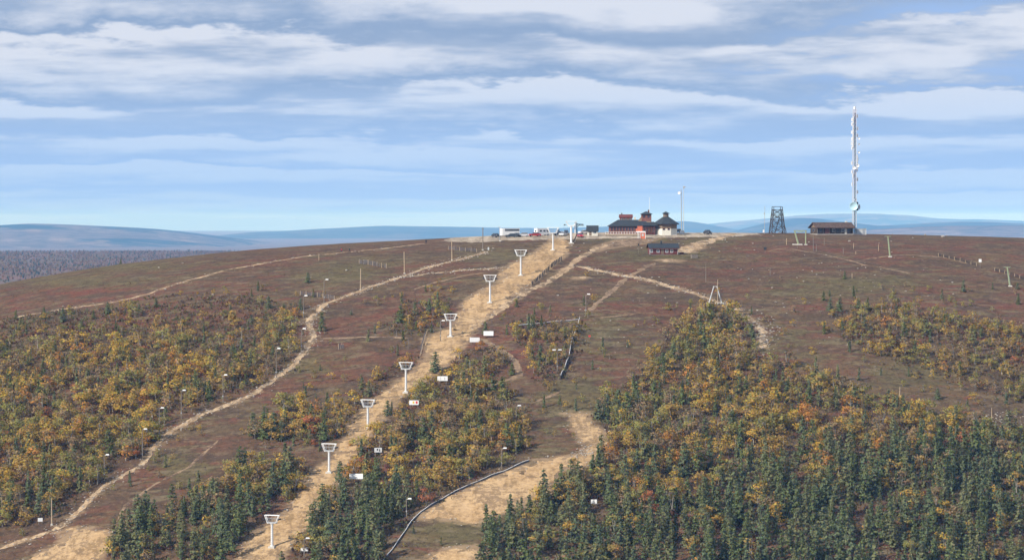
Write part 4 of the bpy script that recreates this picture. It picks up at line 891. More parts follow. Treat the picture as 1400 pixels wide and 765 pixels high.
# ------------------------------------------------------------------ people
SKIN = material('skin', (0.45, 0.28, 0.20), .6, .05); HAIR = material('dark_hair', (0.03, 0.02, 0.015), .8, .1)
def person(u, v, rz, jacket, trousers, label, stride=.28):
    p = ground(u, v); p.z += .05; t = thing('person', label, 'person', p, rz, 'walkers on the gravel path')
    J = {'pelvis': (0, 0, .93), 'chest': (0, .03, 1.22), 'neck': (0, .02, 1.45), 'head': (0, .03, 1.62), 'crown': (0, .03, 1.74)}
    vs = [J['pelvis'], J['chest'], J['neck'], J['head'], J['crown']]; rad = [.16, .17, .065, .1, .085]; ed = [(0, 1), (1, 2), (2, 3), (3, 4)]
    for s in (-1, 1):
        st = s * stride; n = len(vs); vs += [(s * .1, 0, .88), (s * .11, -st * .5 - .03, .48), (s * .11, -st * .9 + .02, .09), (s * .12, -st * .9 - .13, .05)]; rad += [.1, .07, .05, .045]; ed += [(0, n), (n, n + 1), (n + 1, n + 2), (n + 2, n + 3)]
        n = len(vs); vs += [(s * .2, .02, 1.38), (s * .27, st * .25 + .04, 1.1), (s * .26, st * .6 - .1, .88), (s * .26, st * .6 - .13, .80)]; rad += [.075, .055, .042, .04]; ed += [(1, n), (n, n + 1), (n + 1, n + 2), (n + 2, n + 3)]
    me = bpy.data.meshes.new('body'); me.from_pydata(vs, ed, []); o = bpy.data.objects.new('body', me); COL.objects.link(o)
    md = o.modifiers.new('skin', 'SKIN')
    for i, r in enumerate(rad): me.skin_vertices[0].data[i].radius = (r, r)
    me.skin_vertices[0].data[0].use_root = True; sb = o.modifiers.new('sub', 'SUBSURF'); sb.levels = 1; sb.render_levels = 1
    dg = bpy.context.evaluated_depsgraph_get(); m2 = bpy.data.meshes.new_from_object(o.evaluated_get(dg)); bpy.data.objects.remove(o)
    m2.materials.clear()
    for m_ in (jacket, trousers, SKIN, RUBBER): m2.materials.append(m_)
    for f in m2.polygons:
        z = f.center.z; x = abs(f.center.x)
        f.material_index = 3 if z < .12 else (2 if z > 1.47 or (x > .2 and z < .87) else (1 if z < .9 else 0))
    m2.shade_smooth(); b = bpy.data.objects.new('body', m2); finish(b, parent=t)
    MB().lathe((0, .05, 1.66), [(.115, -.04), (.118, .03), (.09, .1), (.02, .135)], 10).build('hair', HAIR, t, smooth=True)
    MB().box((0, .22, 1.22), (.28, .16, .42), top=.85).build('rucksack', DARK, t)
person(467, 346, .9, material('red_jacket', (0.55, 0.04, 0.06), .8, .1), material('dark_trousers', (0.03, 0.035, 0.05), .8, .1), 'person in a red jacket walking on the gravel path'); person(478, 345, .9, material('green_jacket', (0.03, 0.06, 0.045), .8, .1), material('dark_trousers', (0.03, 0.035, 0.05), .8, .1), 'person in dark green clothes walking on the gravel path')
person(582.5, 333.5, .4, material('black_jacket', (0.02, 0.02, 0.025), .8, .1), material('dark_trousers', (0.03, 0.035, 0.05), .8, .1), 'person in black standing where the gravel path fades out', .1)

# ------------------------------------------------------------------ stones
def rock_mesh(seed):
    r = random.Random(seed); bm = bmesh.new(); bmesh.ops.create_icosphere(bm, subdivisions=1, radius=1)
    for v in bm.verts: v.co *= r.uniform(.7, 1.15); v.co.z *= .65
    me = bpy.data.meshes.new('boulder'); bm.to_mesh(me); bm.free(); me.materials.append(ROCK); return me
ROCKS = [rock_mesh(i) for i in range(5)]
for u, v, s, l in [(1289, 324, .9, 'pale boulder on the skyline of the red heath'), (681, 327, .8, 'pale stone beside the dark post near the trailer'), (684, 330, .5, 'dark low stone beside a pale stone near the trailer'), (1265, 321, .6, 'low stone on the skyline'), (474, 370, .7, 'pinkish stone on the heath'),
        (1302, 386, .35, 'white stone on the heath near a spruce'), (1161, 330, .6, 'pale stone on the sandy patch below the lodge'), (916, 422, .45, 'white stone at the end of the faint track'), (763, 404, .5, 'white stones on the red heath'), (665, 532, .4, 'pale stone by the loop track'), (217, 366, .5, 'pale stone on the upper heath'), (250, 360, .5, 'white stone near the skyline'), (833, 590, .5, 'white stone by the bare slope edge'),
        (86, 419, .5, 'white stone beside the gravel path'), (226, 396, .55, 'white stone on the verge of the gravel path'), (291, 403, .5, 'white stone on the heath below the gravel path'), (381, 475, .6, 'pale stone among birches'), (854, 378, .6, 'pinkish stone on the stony path'), (440, 424, .6, 'white stone at the trail bend')]:
    p = ground(u, v); o = bpy.data.objects.new('boulder', random.choice(ROCKS)); o.location = p + Vector((0, 0, s * .25)); o.scale = (s, s * .8, s * .8); o.rotation_euler = (0, 0, random.random() * 6); finish(o, l, 'boulder', 'scattered boulders')
def rubble():
    V = []; F = []; base = [(np.array([v.co[:] for v in m.vertices]), np.array([p.vertices[:] for p in m.polygons])) for m in ROCKS]; n = 0
    spots = []
    for idx, amount, spread in ((1, 900, 1.5), (5, 260, 1.3), (3, 120, 1.2), (0, 120, 1.5), (7, 80, 2)):
        pts = np.array(TRACED[idx][0])
        for _ in range(amount):
            a = pts[RNG.integers(len(pts))]; spots.append((a[0] + RNG.normal(0, spread), a[1] + RNG.normal(0, spread), RNG.uniform(.1, .34)))
    for xy, mt in AREA_XY[:4]:
        for i in range(len(xy)):
            a, b = xy[i], xy[(i + 1) % len(xy)]
            for _ in range(5): f = RNG.random(); spots.append((a[0] + (b[0] - a[0]) * f + RNG.normal(0, 1.2), a[1] + (b[1] - a[1]) * f + RNG.normal(0, 1.2), RNG.uniform(.1, .35)))
    for u, v, su, sv, c in ((1044, 462, 9, 14, 160), (1370, 572, 25, 5, 60), (800, 618, 14, 5, 60), (870, 455, 60, 40, 60), (1150, 400, 90, 40, 110), (900, 330, 100, 8, 60)):
        for _ in range(c): q = ground(u + RNG.normal(0, su), v + RNG.normal(0, sv)); spots.append((q.x, q.y, RNG.uniform(.12, .38)))
    for x, y, s in spots:
        v, f = base[RNG.integers(5)]; a = RNG.random() * 6.28; R = np.array([[math.cos(a), -math.sin(a), 0], [math.sin(a), math.cos(a), 0], [0, 0, 1]])
        V.append(v @ R.T * s * np.array([1.1, .9, .8]) + np.array([x, y, float(terrain(x, y)) + s * .2])); F.append(f + n); n += len(v)
    finish(bpy.data.objects.new('stone_rubble', grid_mesh('stone_rubble', np.concatenate(V), np.concatenate(F), [ROCK], False)), 'loose grey stones strewn along the trails and bare slopes', 'stones', kind='stuff')
rubble()

# ------------------------------------------------------------------ trees
def quads(c, size, rng, face=None, aspect=1.0, spread=.75):
    """little leaf clumps: one loosely outward-facing quad at each centre"""
    n = len(c); a = rng.normal(size=(n, 3))
    if face is not None: a = a * spread + face / (np.linalg.norm(face, axis=1, keepdims=True) + 1e-9)
    a /= np.linalg.norm(a, axis=1, keepdims=True) + 1e-9
    b = np.cross(a, rng.normal(size=(n, 3))); b /= np.linalg.norm(b, axis=1, keepdims=True) + 1e-9; d = np.cross(a, b)
    s = np.asarray(size)[:, None] * .5; k = rng.uniform(.6, 1.0, (n, 4))[:, :, None]
    return np.stack([c - b * s * k[:, 0] * aspect - d * s * .4, c - d * s * k[:, 3] + b * s * .3, c + b * s * k[:, 2] * aspect + d * s * .3, c + d * s * k[:, 1] - b * s * .25], 1).reshape(-1, 3)
def leaf_normals(face, rng, loose):
    f = face / (np.linalg.norm(face, axis=1, keepdims=True) + 1e-9) + rng.normal(size=face.shape) * loose
    return np.repeat(f / np.linalg.norm(f, axis=1, keepdims=True), 4, 0)
def soften(me, nrm): me.normals_split_custom_set_from_vertices(nrm.tolist())
def tubes_np(segs, n=5):
    V = []; F = []; o = 0
    for a, b, r0, r1 in segs:
        a = Vector(a); b = Vector(b); q = (b - a).to_track_quat('Z', 'Y')
        for c, r in ((a, r0), (b, r1)):
            for i in range(n): t = 2 * math.pi * i / n; V.append(tuple(c + q @ Vector((r * math.cos(t), r * math.sin(t), 0))))
        F += [(o + i, o + (i + 1) % n, o + n + (i + 1) % n, o + n + i) for i in range(n)]; o += 2 * n
    return np.array(V), np.array(F)
def birch(seed, nleaf):                                     # unit height
    rng = np.random.default_rng(seed); nl = rng.integers(6, 10); segs = []; C = []; sz = []; D = []
    stems = rng.integers(1, 4); wide = rng.uniform(.26, .40)
    tops = []
    for s in range(stems):
        a = rng.uniform(0, 6.28); l = rng.uniform(.03, .16) if stems > 1 else .04
        mid = (l * math.cos(a) * .5, l * math.sin(a) * .5, .4); top = (l * math.cos(a) * 1.3, l * math.sin(a) * 1.3, rng.uniform(.75, .92))
        segs += [((0, 0, -.03), mid, .016, .012), (mid, top, .012, .004)]; tops.append((mid, top))
    for i in range(nl):
        z = rng.uniform(.16, .86); r = wide * (1.08 - .72 * abs(z - .44) / .45); a = rng.uniform(0, 6.28); rad = r * rng.uniform(.35, .95)
        c = np.array([rad * math.cos(a), rad * math.sin(a), z]); m_, t_ = tops[rng.integers(stems)]; f = np.clip((z - .4) / .45, 0, 1) * .7
        st = np.array(m_) * (1 - f) + np.array(t_) * f; segs.append((tuple(st - [0, 0, .08]), tuple(c), .009, .003))
        lr = rng.uniform(.14, .23); k = nleaf // nl; d = rng.normal(size=(k, 3)); d /= np.linalg.norm(d, axis=1, keepdims=True); d *= (rng.random((k, 1)) ** .45) * lr * np.array([1.1, 1.1, .8])
        C.append(c + d); D.append(d / lr + np.array([c[0] * 2, c[1] * 2, .35])); sz.append(rng.uniform(.045, .085, k))
    C = np.concatenate(C); sz = np.concatenate(sz)
    tone = 1 + .11 * rng.normal(size=len(C)); shift = rng.normal(size=len(C)) * .10
    D = np.concatenate(D); return quads(C, sz, rng, D), np.clip(tone, .5, 1.6), shift, tubes_np(segs), leaf_normals(D, rng, .22)
def conifer(seed, ncard, pine=False):
    rng = np.random.default_rng(seed); segs = [((0, 0, -.03), (0, 0, .5), .02, .014), ((0, 0, .5), (0, 0, .985), .014, .003)]; C = []; sz = []; D = []
    wid = rng.uniform(.14, .21) if not pine else rng.uniform(.18, .26)
    tiers = 15 if not pine else 11; lo = .06 if not pine else .2; per = max(5, ncard // (tiers * 6))
    for i in range(tiers):
        z = lo + (.97 - lo) * i / tiers + rng.uniform(-.015, .015); f = (z - lo) / (1 - lo)
        r = wid * ((1 - f) ** .8 if not pine else (1 - f) ** .55 * (.65 + .5 * rng.random())) + .012
        for j in range(max(4, int(per * (1 - f * .5)))):
            a = rng.uniform(0, 6.28); L = r * rng.uniform(.65, 1.12); dr = -.25 * L if not pine else rng.uniform(-.05, .3) * L
            e = np.array([L * math.cos(a), L * math.sin(a), z + dr]); s0 = np.array([0, 0, z])
            if j < 3: segs.append((tuple(s0), tuple(e), .006, .002))
            for q in range(6):
                g = (q + rng.random()) / 6; D.append((math.cos(a), math.sin(a), .55)); C.append(s0 + (e - s0) * (.2 + .85 * g) + rng.normal(size=3) * np.array([.012, .012, .012])); sz.append(rng.uniform(.034, .062) * (1.15 - .4 * f))
    C = np.array(C); sz = np.array(sz)
    tone = np.clip(1 + .10 * rng.normal(size=len(C)), .5, 1.6); shift = rng.normal(size=len(C)) * .06
    D = np.array(D, float); return quads(C, sz, rng, D, aspect=1.25, spread=.7), tone, shift, tubes_np(segs, 4), leaf_normals(D, rng, .25)
HUES = {  # real leaf colours
 'golden yellow': (0.56, 0.385, 0.085), 'ochre': (0.465, 0.318, 0.095), 'orange': (0.55, 0.285, 0.078), 'olive green': (0.360, 0.318, 0.100), 'rust red': (0.45, 0.185, 0.088), 'brownish': (0.350, 0.255, 0.140)}
HUE_W = {'golden yellow': .17, 'ochre': .30, 'orange': .055, 'olive green': .33, 'rust red': .010, 'brownish': .19}
CON = {'blue-green': (0.170, 0.208, 0.108), 'dark green': (0.160, 0.195, 0.080), 'grey-green': (0.218, 0.228, 0.108)}
def leaf_colours(hue, tone, shift, tint=1.0):
    c = np.array(hue)[None, :] * tone[:, None] * tint; c[:, 0] *= 1 + shift; c[:, 1] *= 1 - shift * .4
    return np.repeat(np.concatenate([np.clip(c, 0, 1), np.ones((len(c), 1))], 1), 4, 0)
B_T = [birch(100 + i, 460) for i in range(7)]; S_T = [conifer(200 + i, 900) for i in range(6)]; P_T = [conifer(300 + i, 760, True) for i in range(5)]
B_LO = [birch(400 + i, 170) for i in range(9)]; S_LO = [conifer(500 + i, 360) for i in range(7)]; P_LO = [conifer(600 + i, 360, True) for i in range(6)]
def near_poly(u, v, poly): return inpoly(u, v, poly)
WOODS = {
 'left': [(-40, 440), (0, 436), (60, 430), (150, 422), (250, 408), (330, 402), (398, 416), (406, 440), (402, 480), (393, 500), (345, 532), (300, 547), (262, 562), (228, 583), (205, 605), (185, 632), (160, 645), (135, 660), (110, 685), (85, 705), (60, 712), (-40, 738)],
 'mid': [(636, 484), (655, 472), (672, 474), (697, 500), (686, 512), (655, 527), (700, 532), (712, 546), (700, 568), (722, 585), (726, 606), (712, 626), (690, 640), (650, 657), (600, 680), (562, 702), (545, 728), (518, 775), (505, 800), (380, 800), (408, 735), (436, 700), (462, 668), (484, 632), (505, 606), (530, 580), (550, 556), (575, 530), (606, 512)],
 'net': [(688, 450), (705, 447), (795, 440), (800, 458), (785, 485), (766, 518), (760, 538), (735, 530), (722, 500), (712, 470)],
 'gap': [(345, 580), (385, 560), (440, 560), (480, 540), (520, 512), (556, 490), (572, 486), (570, 504), (530, 530), (508, 548), (484, 570), (474, 590), (455, 606), (400, 606), (350, 600)],
 'low_gap': [(240, 695), (262, 676), (300, 664), (330, 645), (350, 640), (395, 640), (425, 642), (412, 652), (400, 680), (384, 698), (355, 722), (335, 745), (318, 775), (300, 800), (130, 800), (150, 755), (165, 730), (215, 708)],
 'right': [(958, 424), (1008, 430), (1032, 450), (1036, 480), (1070, 500), (1130, 522), (1200, 550), (1290, 575), (1440, 612), (1440, 840), (640, 840), (655, 745), (668, 715), (720, 700), (752, 688), (772, 664), (800, 645), (838, 622), (836, 596), (815, 582), (812, 562), (830, 545), (850, 530), (880, 510), (900, 470), (925, 445)],
 'verge': [(522, 444), (545, 428), (575, 415), (605, 400), (616, 425), (600, 448), (560, 456), (530, 456)],
 'far_right': [(1132, 432), (1180, 416), (1250, 424), (1290, 434), (1330, 444), (1440, 452), (1440, 556), (1340, 540), (1290, 518), (1230, 502), (1190, 482), (1150, 458)]}
PLACE = {'left': 'wood along the lamp-lit trail', 'mid': 'wood by the curved net', 'net': 'thicket by the straight net', 'gap': 'upper copse beside the lift', 'low_gap': 'lower copse beside the lift', 'right': 'wood below the white trestle', 'far_right': 'thicket below the drag lift', 'verge': 'thicket by the short lift tower', 'fringe': 'heath at the wood edge', 'open': 'apart on the open slope'}
def scatter():
    sp = 2.75; gx = np.arange(-215, 215, sp); gy = np.arange(655, 935, sp); X, Y = np.meshgrid(gx, gy); X = (X + RNG.uniform(-.5, .5, X.shape) * sp * 1.5).ravel(); Y = (Y + RNG.uniform(-.5, .5, Y.shape) * sp * 1.5).ravel()
    Z = terrain(X, Y); u, v = project(X, Y, Z); keep = (u > -40) & (u < 1440) & (v < 838); X, Y, Z, u, v = X[keep], Y[keep], Z[keep], u[keep], v[keep]
    eu = u + 26 * fbm(X / 7, Y / 7, 3); ev = v + 14 * fbm(X / 7 + 90, Y / 7, 3); clump = fbm(X / 9 + 7, Y / 9 + 3, 3); conn = fbm(X / 16 + 31, Y / 16 + 60, 3); hn = fbm(X / 18 + 70, Y / 22 + 10, 3)
    out = []
    R = RNG.random((len(X), 6))
    mask = {k: inpoly(eu, ev, p) for k, p in WOODS.items()}
    bare = np.zeros(len(X), bool)
    for xy, mt in AREA_XY[:4]: bare |= inpoly(X, Y, xy) | (polydist(X, Y, xy, True) < 1.2)
    for pts, w, mt in TRACED[:8]: bare |= polydist(X, Y, pts[::2] + pts[-1:]) < w / 2 + 1.0
    for k, mk in mask.items():
        for i in np.nonzero(mk & ~bare)[0]:
            U, V = u[i], v[i]; d = .7; pc = .10
            if k == 'left':
                d = .68 * max(.10, min(1, (V + (U - 200) * .08 - 418) / 95)); pc = .13 + (.45 if V > 690 else 0) + .25 * max(0, conn[i] * 2)
            elif k == 'mid': d = .78; pc = .10 if V < 640 else .10 + .75 * min(1, max(0, (V - 655 + (520 - U) * .35) / 45))
            elif k == 'net': d = .42; pc = .12
            elif k == 'gap': d = .55; pc = .16
            elif k == 'low_gap': d = .66; pc = .12 + .62 * min(1, max(0, (V - 668) / 45))
            elif k == 'right': d = .62; lim = 640 - 65 * min(1, max(0, (U - 900) / 300)); pc = .13 + .72 * min(1, max(0, (V - lim + 10) / 110)); d = .68 if V > 600 else .72
            elif k == 'verge': d = .30; pc = .14
            elif k == 'far_right': d = .58; pc = .06
            pc += .35 * conn[i] * (1 if .1 < pc < .9 else .4)
            d *= 1 + 1.9 * clump[i]
            if R[i, 0] > d: continue
            if any(abs(U - bu) < bw and bv - 3 < V < bv - bh + 36 for bu, bv, bh, bw in CLEAR): continue
            con = R[i, 1] < pc
            if con:
                pine = R[i, 2] < .42; h = (4.2 + 3.0 * R[i, 3]) if V < 600 else (4.8 + 5.6 * R[i, 3] ** 1.4); h *= 1.0 if k in ('right', 'mid', 'low_gap') else .8
                if k == 'left' and V < 520: h *= .8
                hue = ('blue-green', 'dark green', 'grey-green')[int(R[i, 4] * 2.999)]; out.append([X[i], Y[i], Z[i], 'pine' if pine else 'spruce', h, hue, k, R[i, 5]])
            else:
                h = 2.5 + 3.3 * R[i, 3] ** 1.3
                if V > 560: h *= 1.18
                if k in ('net', 'verge') or (k == 'left' and V < 470) or k == 'far_right': h *= .82
                w = np.array(list(HUE_W.values())); w = w * np.array([1 + 2.2 * hn[i], 1, 1 + 1.5 * hn[i], 1 - 2.2 * hn[i], 1, 1 - hn[i]]); w = np.clip(w, .01, 9); w /= w.sum()
                hue = list(HUE_W)[min(5, int(np.searchsorted(np.cumsum(w), R[i, 4])))]; out.append([X[i], Y[i], Z[i], 'birch', h, hue, k, R[i, 5]])
    # stragglers: the woods thin out into the heath
    anyw = np.zeros(len(X), bool); wide = np.zeros(len(X), bool)
    for k, mk in mask.items(): anyw |= mk
    for du, dv in ((28, 0), (-28, 0), (0, 16), (0, -16), (60, 10), (-60, -10), (20, -34), (-20, 30)):
        for k, p in WOODS.items(): wide |= inpoly(u + du + 30 * fbm(X / 9 + 5, Y / 9, 2), v + dv, p)
    slope = inpoly(u, v, [(-40, 395), (150, 385), (400, 372), (470, 400), (405, 430), (-40, 452)]) | inpoly(u, v, [(1100, 400), (1440, 380), (1440, 460), (1130, 430)])
    pr = np.where(wide, .085 + .5 * np.clip(clump, 0, 1), np.where(slope, .03, .004)); pick = ~anyw & ~bare & (R[:, 0] < pr) & (v > 372)
    for i in np.nonzero(pick)[0]:
        if any(abs(u[i] - bu) < bw and bv - 3 < v[i] < bv - bh + 30 for bu, bv, bh, bw in CLEAR): continue
        con = R[i, 1] < .22; r3 = R[i, 3]
        out.append([X[i], Y[i], Z[i], 'spruce' if con else 'birch', (1.6 + 2.4 * r3) if con else (1.1 + 1.6 * r3), ('blue-green', 'dark green', 'grey-green')[int(R[i, 4] * 2.999)] if con else ('ochre', 'olive green', 'brownish', 'olive green', 'golden yellow')[int(R[i, 4] * 4.999)], 'fringe', R[i, 5]])
    return out
SOLO_C = [(60, 436, 17), (22, 436, 14), (86, 440, 21), (95, 426, 10), (147, 429, 18), (128, 436, 14), (190, 427, 14), (213, 420, 14), (367, 421, 18), (388, 430, 17), (421, 386, 15), (440, 452, 27), (411, 423, 17), (548, 441, 26), (567, 431, 20), (1126, 411, 15), (1135, 424, 18), (1148, 426, 22), (1174, 421, 15), (1155, 381, 12), (1317, 399, 18), (1392, 416, 16), (1391, 395, 10), (706, 419, 10), (921, 490, 26), (906, 507, 28), (739, 492, 22), (1000, 452, 20), (1008, 520, 22), (160, 548, 24), (595, 508, 30), (530, 567, 22), (845, 562, 33), (872, 560, 30), (830, 568, 32), (858, 568, 36), (818, 572, 28), (360, 600, 42), (374, 596, 36), (346, 594, 34), (384, 602, 30), (700, 512, 18), (1282, 545, 16), (165, 361, 8), (112, 448, 12), (250, 445, 14), (480, 430, 7)]
SOLO_B = [(609, 430, 16, 'olive green'), (590, 440, 13, 'orange'), (578, 437, 12, 'ochre'), (560, 452, 12, 'golden yellow'), (540, 436, 8, 'brownish'), (655, 480, 16, 'orange'), (740, 424, 9, 'olive green'), (706, 416, 9, 'olive green'), (880, 515, 12, 'ochre'), (428, 610, 13, 'rust red'), (735, 505, 14, 'olive green'), (480, 610, 12, 'orange'), (312, 646, 24, 'olive green'), (343, 632, 20, 'golden yellow'), (186, 627, 20, 'rust red'), (583, 690, 26, 'rust red'), (1392, 482, 16, 'orange'), (1128, 452, 15, 'golden yellow'), (785, 645, 22, 'ochre'), (770, 655, 14, 'brownish'), (945, 416, 9, 'olive green'), (690, 432, 8, 'ochre'), (600, 448, 10, 'olive green'), (585, 446, 10, 'ochre'), (620, 452, 9, 'brownish'), (1155, 585, 18, 'ochre'), (1320, 590, 12, 'rust red')]
TREES = scatter()
SOLO = []
for u, v, px in SOLO_C:
    p = ground(u, v); SOLO.append([p.x, p.y, p.z, 'spruce', px * p.y / FPX, ('blue-green', 'dark green')[len(SOLO) % 2], 'open', random.random()])
for u, v, px, hue in SOLO_B:
    p = ground(u, v); SOLO.append([p.x, p.y, p.z, 'birch', px * p.y / FPX, hue, 'open', random.random()])
def shown(t):
    u, v = project(t[0], t[1], t[2]); ut, vt = project(t[0], t[1], t[2] + t[4]); return (0 < u < 1400) and v < 772 and vt < 740
TEMPL = {'birch': B_T, 'spruce': S_T, 'pine': P_T}; TEMPL_LO = {'birch': B_LO, 'spruce': S_LO, 'pine': P_LO}; HUEC = {**HUES, **CON}
LEAFM = {'birch': LEAF, 'spruce': NEEDLE, 'pine': NEEDLE}; BARKM = {'birch': BIRCH_BARK, 'spruce': PINE_BARK, 'pine': PINE_BARK}
_cache = {}
def tree_meshes(kind, i, hue):
    if (kind, i, hue) not in _cache:
        q, tone, shift, (tv, tf), nr = TEMPL[kind][i]; me = grid_mesh(kind + '_crown', q, np.arange(len(q)).reshape(-1, 4), [LEAFM[kind]], True); soften(me, nr); set_colour(me, 'leaf_colour', leaf_colours(HUEC[hue], tone, shift))
        _cache[(kind, i, hue)] = me
    if (kind, i) not in _cache:
        tv, tf = TEMPL[kind][i][3]; _cache[(kind, i)] = grid_mesh(kind + '_trunk', tv, tf, [BARKM[kind]])
    return _cache[(kind, i, hue)], _cache[(kind, i)]
ALLT = TREES + SOLO; _XY = np.array([(t[0], t[1]) for t in ALLT])
def width_of(t): return (.85 + .4 * ((t[7] * 53) % 1)) * (1.25 if t[3] == 'birch' else 1.0)
def label_of(t):
    kind, hue, h = t[3], t[5], t[4]; lim = (3.1, 4.4) if kind == 'birch' else (5.5, 7.4); size = 'low' if h < lim[0] else ('tall' if h > lim[1] else 'middling'); r = (t[7] * 53) % 1; w = 'slender' if r < .33 else ('broad' if r > .66 else 'regular')
    d = np.hypot(_XY[:, 0] - t[0], _XY[:, 1] - t[1])
    for j in np.argsort(d)[1:9]:
        o = ALLT[j]
        if (o[5], o[3]) != (hue, kind): break
    by = ' by %s %s' % (o[5], o[3]) if d[j] < 6 else ''
    return '%s %s %s %s%s, %s' % (size, w, hue, kind, by, PLACE[t[6]])
def plant_single(t):
    x, y, z, kind, h, hue, place, r = t; i = int(r * 997) % len(TEMPL[kind]); c, tr = tree_meshes(kind, i, hue); lab = label_of(t)
    o = thing(kind + '_tree', lab, 'tree', (x, y, z - .05), r * 6.28, '%s trees, %s' % (kind, PLACE[place])); wd = (.85 + .4 * ((r * 53) % 1)) * (1.25 if kind == 'birch' else (1.7 if place == 'open' else 1.0)); o.scale = (h * wd, h * wd, h)
    finish(bpy.data.objects.new('trunk', tr), parent=o); finish(bpy.data.objects.new('crown', c), parent=o)
def plant_mass(trees, kind, name, label, cat):
    V = []; F = []; C = []; M = []; NR = []; n = 0
    for x, y, z, _, h, hue, place, r in trees:
        q, tone, shift, (tv, tf), nr = TEMPL_LO[kind][int(r * 997) % len(TEMPL_LO[kind])]; a = r * 6.28; wd = h * (.85 + .4 * ((r * 53) % 1)) * (1.25 if kind == 'birch' else 1.0); co, si = math.cos(a) * wd, math.sin(a) * wd
        A = np.array([[co, -si, 0], [si, co, 0], [0, 0, h]]); P = np.array([x, y, z - .05]); k = len(q)
        lf = q.reshape(-1, 4, 3); ctr = lf.mean(1, keepdims=True); lf = (ctr + (lf - ctr) * 1.4).reshape(-1, 3)
        V += [lf @ A.T + P, tv @ A.T + P]; C += [leaf_colours(HUEC[hue], tone, shift, .85 + .3 * ((r * 31) % 1)), np.tile([.3, .28, .25, 1], (len(tv), 1))]
        rot = np.array([[math.cos(a), -math.sin(a), 0], [math.sin(a), math.cos(a), 0], [0, 0, 1]]); tn = tv * np.array([1, 1, 0]) + 1e-4; NR += [nr @ rot.T, (tn / np.linalg.norm(tn, axis=1, keepdims=True)) @ rot.T]
        F += [np.arange(k).reshape(-1, 4) + n, tf + n + k]; M += [np.zeros(k // 4, int), np.ones(len(tf), int)]; n += k + len(tv)
    me = grid_mesh(name, np.concatenate(V), np.concatenate(F), [LEAFM[kind], BARKM[kind]], True); soften(me, np.concatenate(NR)); set_colour(me, 'leaf_colour', np.concatenate(C)); me.polygons.foreach_set('material_index', np.concatenate(M).astype(np.int32))
    finish(bpy.data.objects.new(name, me), label, cat, kind='stuff')
for kind, cap, nm, lab in (('birch', 295, 'birch_wood', 'dense autumn birch woods covering the slopes'), ('spruce', 250, 'spruce_wood', 'dense spruces among the woods of the lower slopes'), ('pine', 150, 'pine_wood', 'rounded pines among the woods of the lower slopes')):
    solo = [t for t in SOLO if t[3] == kind]; al = [t for t in TREES if t[3] == kind]
    big = sorted([t for t in al if shown(t)], key=lambda t: -t[4] / t[1])[:cap - len(solo)]; ids = set(map(id, big))
    for t in solo + big: plant_single(t)
    plant_mass([t for t in al if id(t) not in ids], kind, nm, lab, 'wood')


# low scrub: dwarf birch, juniper, bilberry
def scrub():
    rng = np.random.default_rng(77); N_ = 50000; X = rng.uniform(-195, 200, N_); Y = rng.uniform(690, 1010, N_); Z = terrain(X, Y); u, v = project(X, Y, Z)
    inw = np.zeros(N_, bool)
    for p in WOODS.values(): inw |= inpoly(u + 30 * fbm(X / 8, Y / 8, 2), v + 22 * fbm(X / 8 + 9, Y / 8, 2), p)
    bare = np.zeros(N_, bool)
    for xy, mt in AREA_XY: bare |= inpoly(X, Y, xy)
    for pts, w, mt in TRACED[:8]: bare |= polydist(X, Y, pts[::3] + pts[-1:]) < w / 2
    cl = fbm(X / 11 + 3, Y / 11 + 8, 3); keep = (u > -20) & (u < 1420) & (v < 800) & ~bare & (inw | ((rng.random(N_) < .20 + 1.3 * cl) & (v > 335)))
    X, Y, Z, inw = X[keep], Y[keep], Z[keep], inw[keep]; n = len(X); K = 4
    s = np.where(inw, rng.uniform(.5, 1.35, n), rng.uniform(.14, .42, n)); c = np.repeat(np.stack([X, Y, Z], -1), K, 0); S_ = np.repeat(s, K)
    c = c + rng.normal(size=c.shape) * S_[:, None] * np.array([.55, .55, 0]) + np.array([0, 0, 1.0]) * (rng.random(len(c)) * S_ * .8)[:, None]
    pal = np.array([(0.125, 0.076, 0.050), (0.14, 0.06, 0.042), (0.145, 0.138, 0.062), (0.165, 0.130, 0.090), (0.22, 0.160, 0.070), (0.13, 0.140, 0.068)]); ci = rng.integers(0, 6, n); ci = np.where(~inw & (ci >= 4), rng.integers(0, 3, n), ci)
    col = np.repeat(pal[ci], K, 0) * (1 + .2 * rng.normal(size=(len(c), 1))); q = quads(c, S_ * rng.uniform(.5, .9, len(c)), rng)
    me = grid_mesh('scrub', q, np.arange(len(q)).reshape(-1, 4), [LEAF], False); set_colour(me, 'leaf_colour', np.repeat(np.concatenate([np.clip(col, .01, 1), np.ones((len(col), 1))], 1), 4, 0))
    finish(bpy.data.objects.new('scrub', me), 'low brown and red dwarf scrub on the heath', 'scrub', kind='stuff')
scrub()

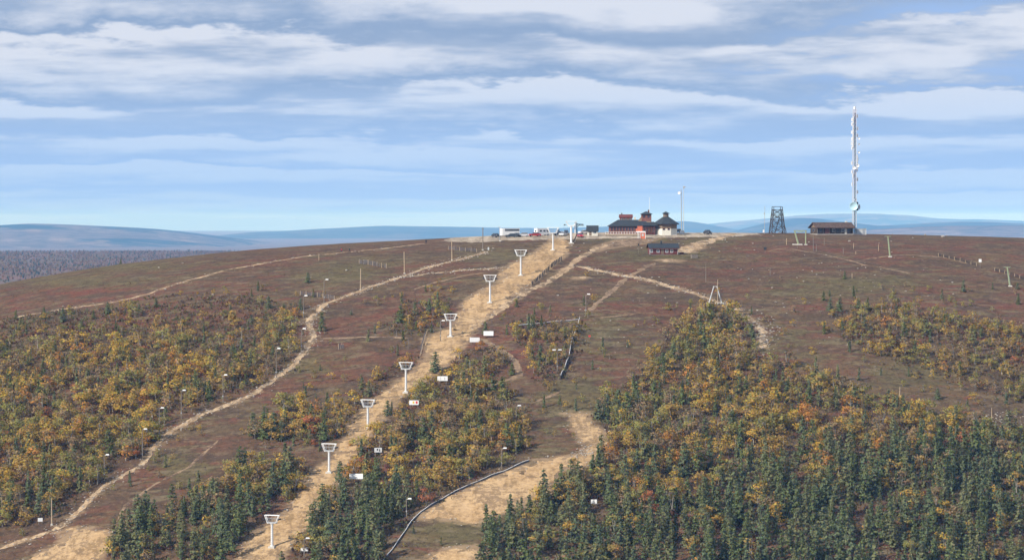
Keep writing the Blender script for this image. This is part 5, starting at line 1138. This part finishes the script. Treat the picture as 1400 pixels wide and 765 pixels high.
# the wooded lowland beyond the fell
def far_wood():
    rng = np.random.default_rng(5); N_ = 13000; Y = 2300 + 3700 * rng.random(N_) ** .8; u = rng.uniform(-60, 420, N_); X = (u - 700) / FPX * Y; Z = terrain(X, Y); cl = fbm(X / 90, Y / 160, 4)
    keep = rng.random(N_) < .62 + 1.6 * cl; X, Y, Z, cl = X[keep], Y[keep], Z[keep], cl[keep]; n = len(X); con = rng.random(n) < .15; h = np.where(con, rng.uniform(3, 5.5, n), rng.uniform(1.8, 3.2, n)); w = np.where(con, h * .2, h * .45)
    ring = np.array([(math.cos(a), math.sin(a)) for a in np.arange(5) * 2 * math.pi / 5]); V = np.zeros((n, 11, 3))
    for k in range(5):
        V[:, k] = np.stack([X + ring[k, 0] * w * .6, Y + ring[k, 1] * w * .6, Z + h * .05], -1); V[:, 5 + k] = np.stack([X + ring[k, 0] * w * rng.uniform(.7, 1.2, n), Y + ring[k, 1] * w, Z + h * rng.uniform(.3, .55, n)], -1)
    V[:, 10] = np.stack([X + rng.normal(0, .1, n) * w, Y, Z + h], -1); f = [(k, (k + 1) % 5, 5 + (k + 1) % 5) for k in range(5)] + [(k, 5 + (k + 1) % 5, 5 + k) for k in range(5)] + [(5 + k, 5 + (k + 1) % 5, 10) for k in range(5)]
    F = (np.array(f)[None] + (np.arange(n) * 11)[:, None, None]).reshape(-1, 3); pal = np.where(con[:, None], np.array([[.085, .105, .085]]), np.array([(.22, .14, .10), (.19, .12, .09), (.19, .15, .10)])[rng.integers(0, 3, n)]) * rng.uniform(.7, 1.3, (n, 1))
    me = grid_mesh('far_wood', V.reshape(-1, 3), F, [LEAF], False); set_colour(me, 'leaf_colour', np.repeat(np.concatenate([pal, np.ones((n, 1))], 1), 11, 0)); finish(bpy.data.objects.new('far_wood', me), 'hazy autumn wood on the lowland beyond the fell', 'wood', kind='stuff')
far_wood()

# ------------------------------------------------------------------ the hazy air
def build_haze():
    b = MB(); x0, x1, y0, y1, z0, z1 = -37000, 37000, -9000, 33000, HAZE_BOTTOM, CZ + 62
    b.box(((x0 + x1) / 2, (y0 + y1) / 2, (z0 + z1) / 2), (x1 - x0, y1 - y0, z1 - z0))
    mt = bpy.data.materials.new('hazy_air'); mt.use_nodes = True; N = mt.node_tree.nodes; L = mt.node_tree.links
    N.remove(N['Principled BSDF']); v = N.new('ShaderNodeVolumePrincipled')
    v.inputs['Density'].default_value = HAZE_DENSITY; v.inputs['Color'].default_value = (*HAZE_COLOUR, 1); v.inputs['Absorption Color'].default_value = (1, 1, 1, 1); v.inputs['Anisotropy'].default_value = -0.3
    L.new(v.outputs[0], N['Material Output'].inputs['Volume'])
    b.build('haze', mt, kind='stuff')
HAZE_BOTTOM = -20.0; HAZE_DENSITY = 5.4e-5; HAZE_COLOUR = (0.20, 0.48, 1.0)
build_haze()
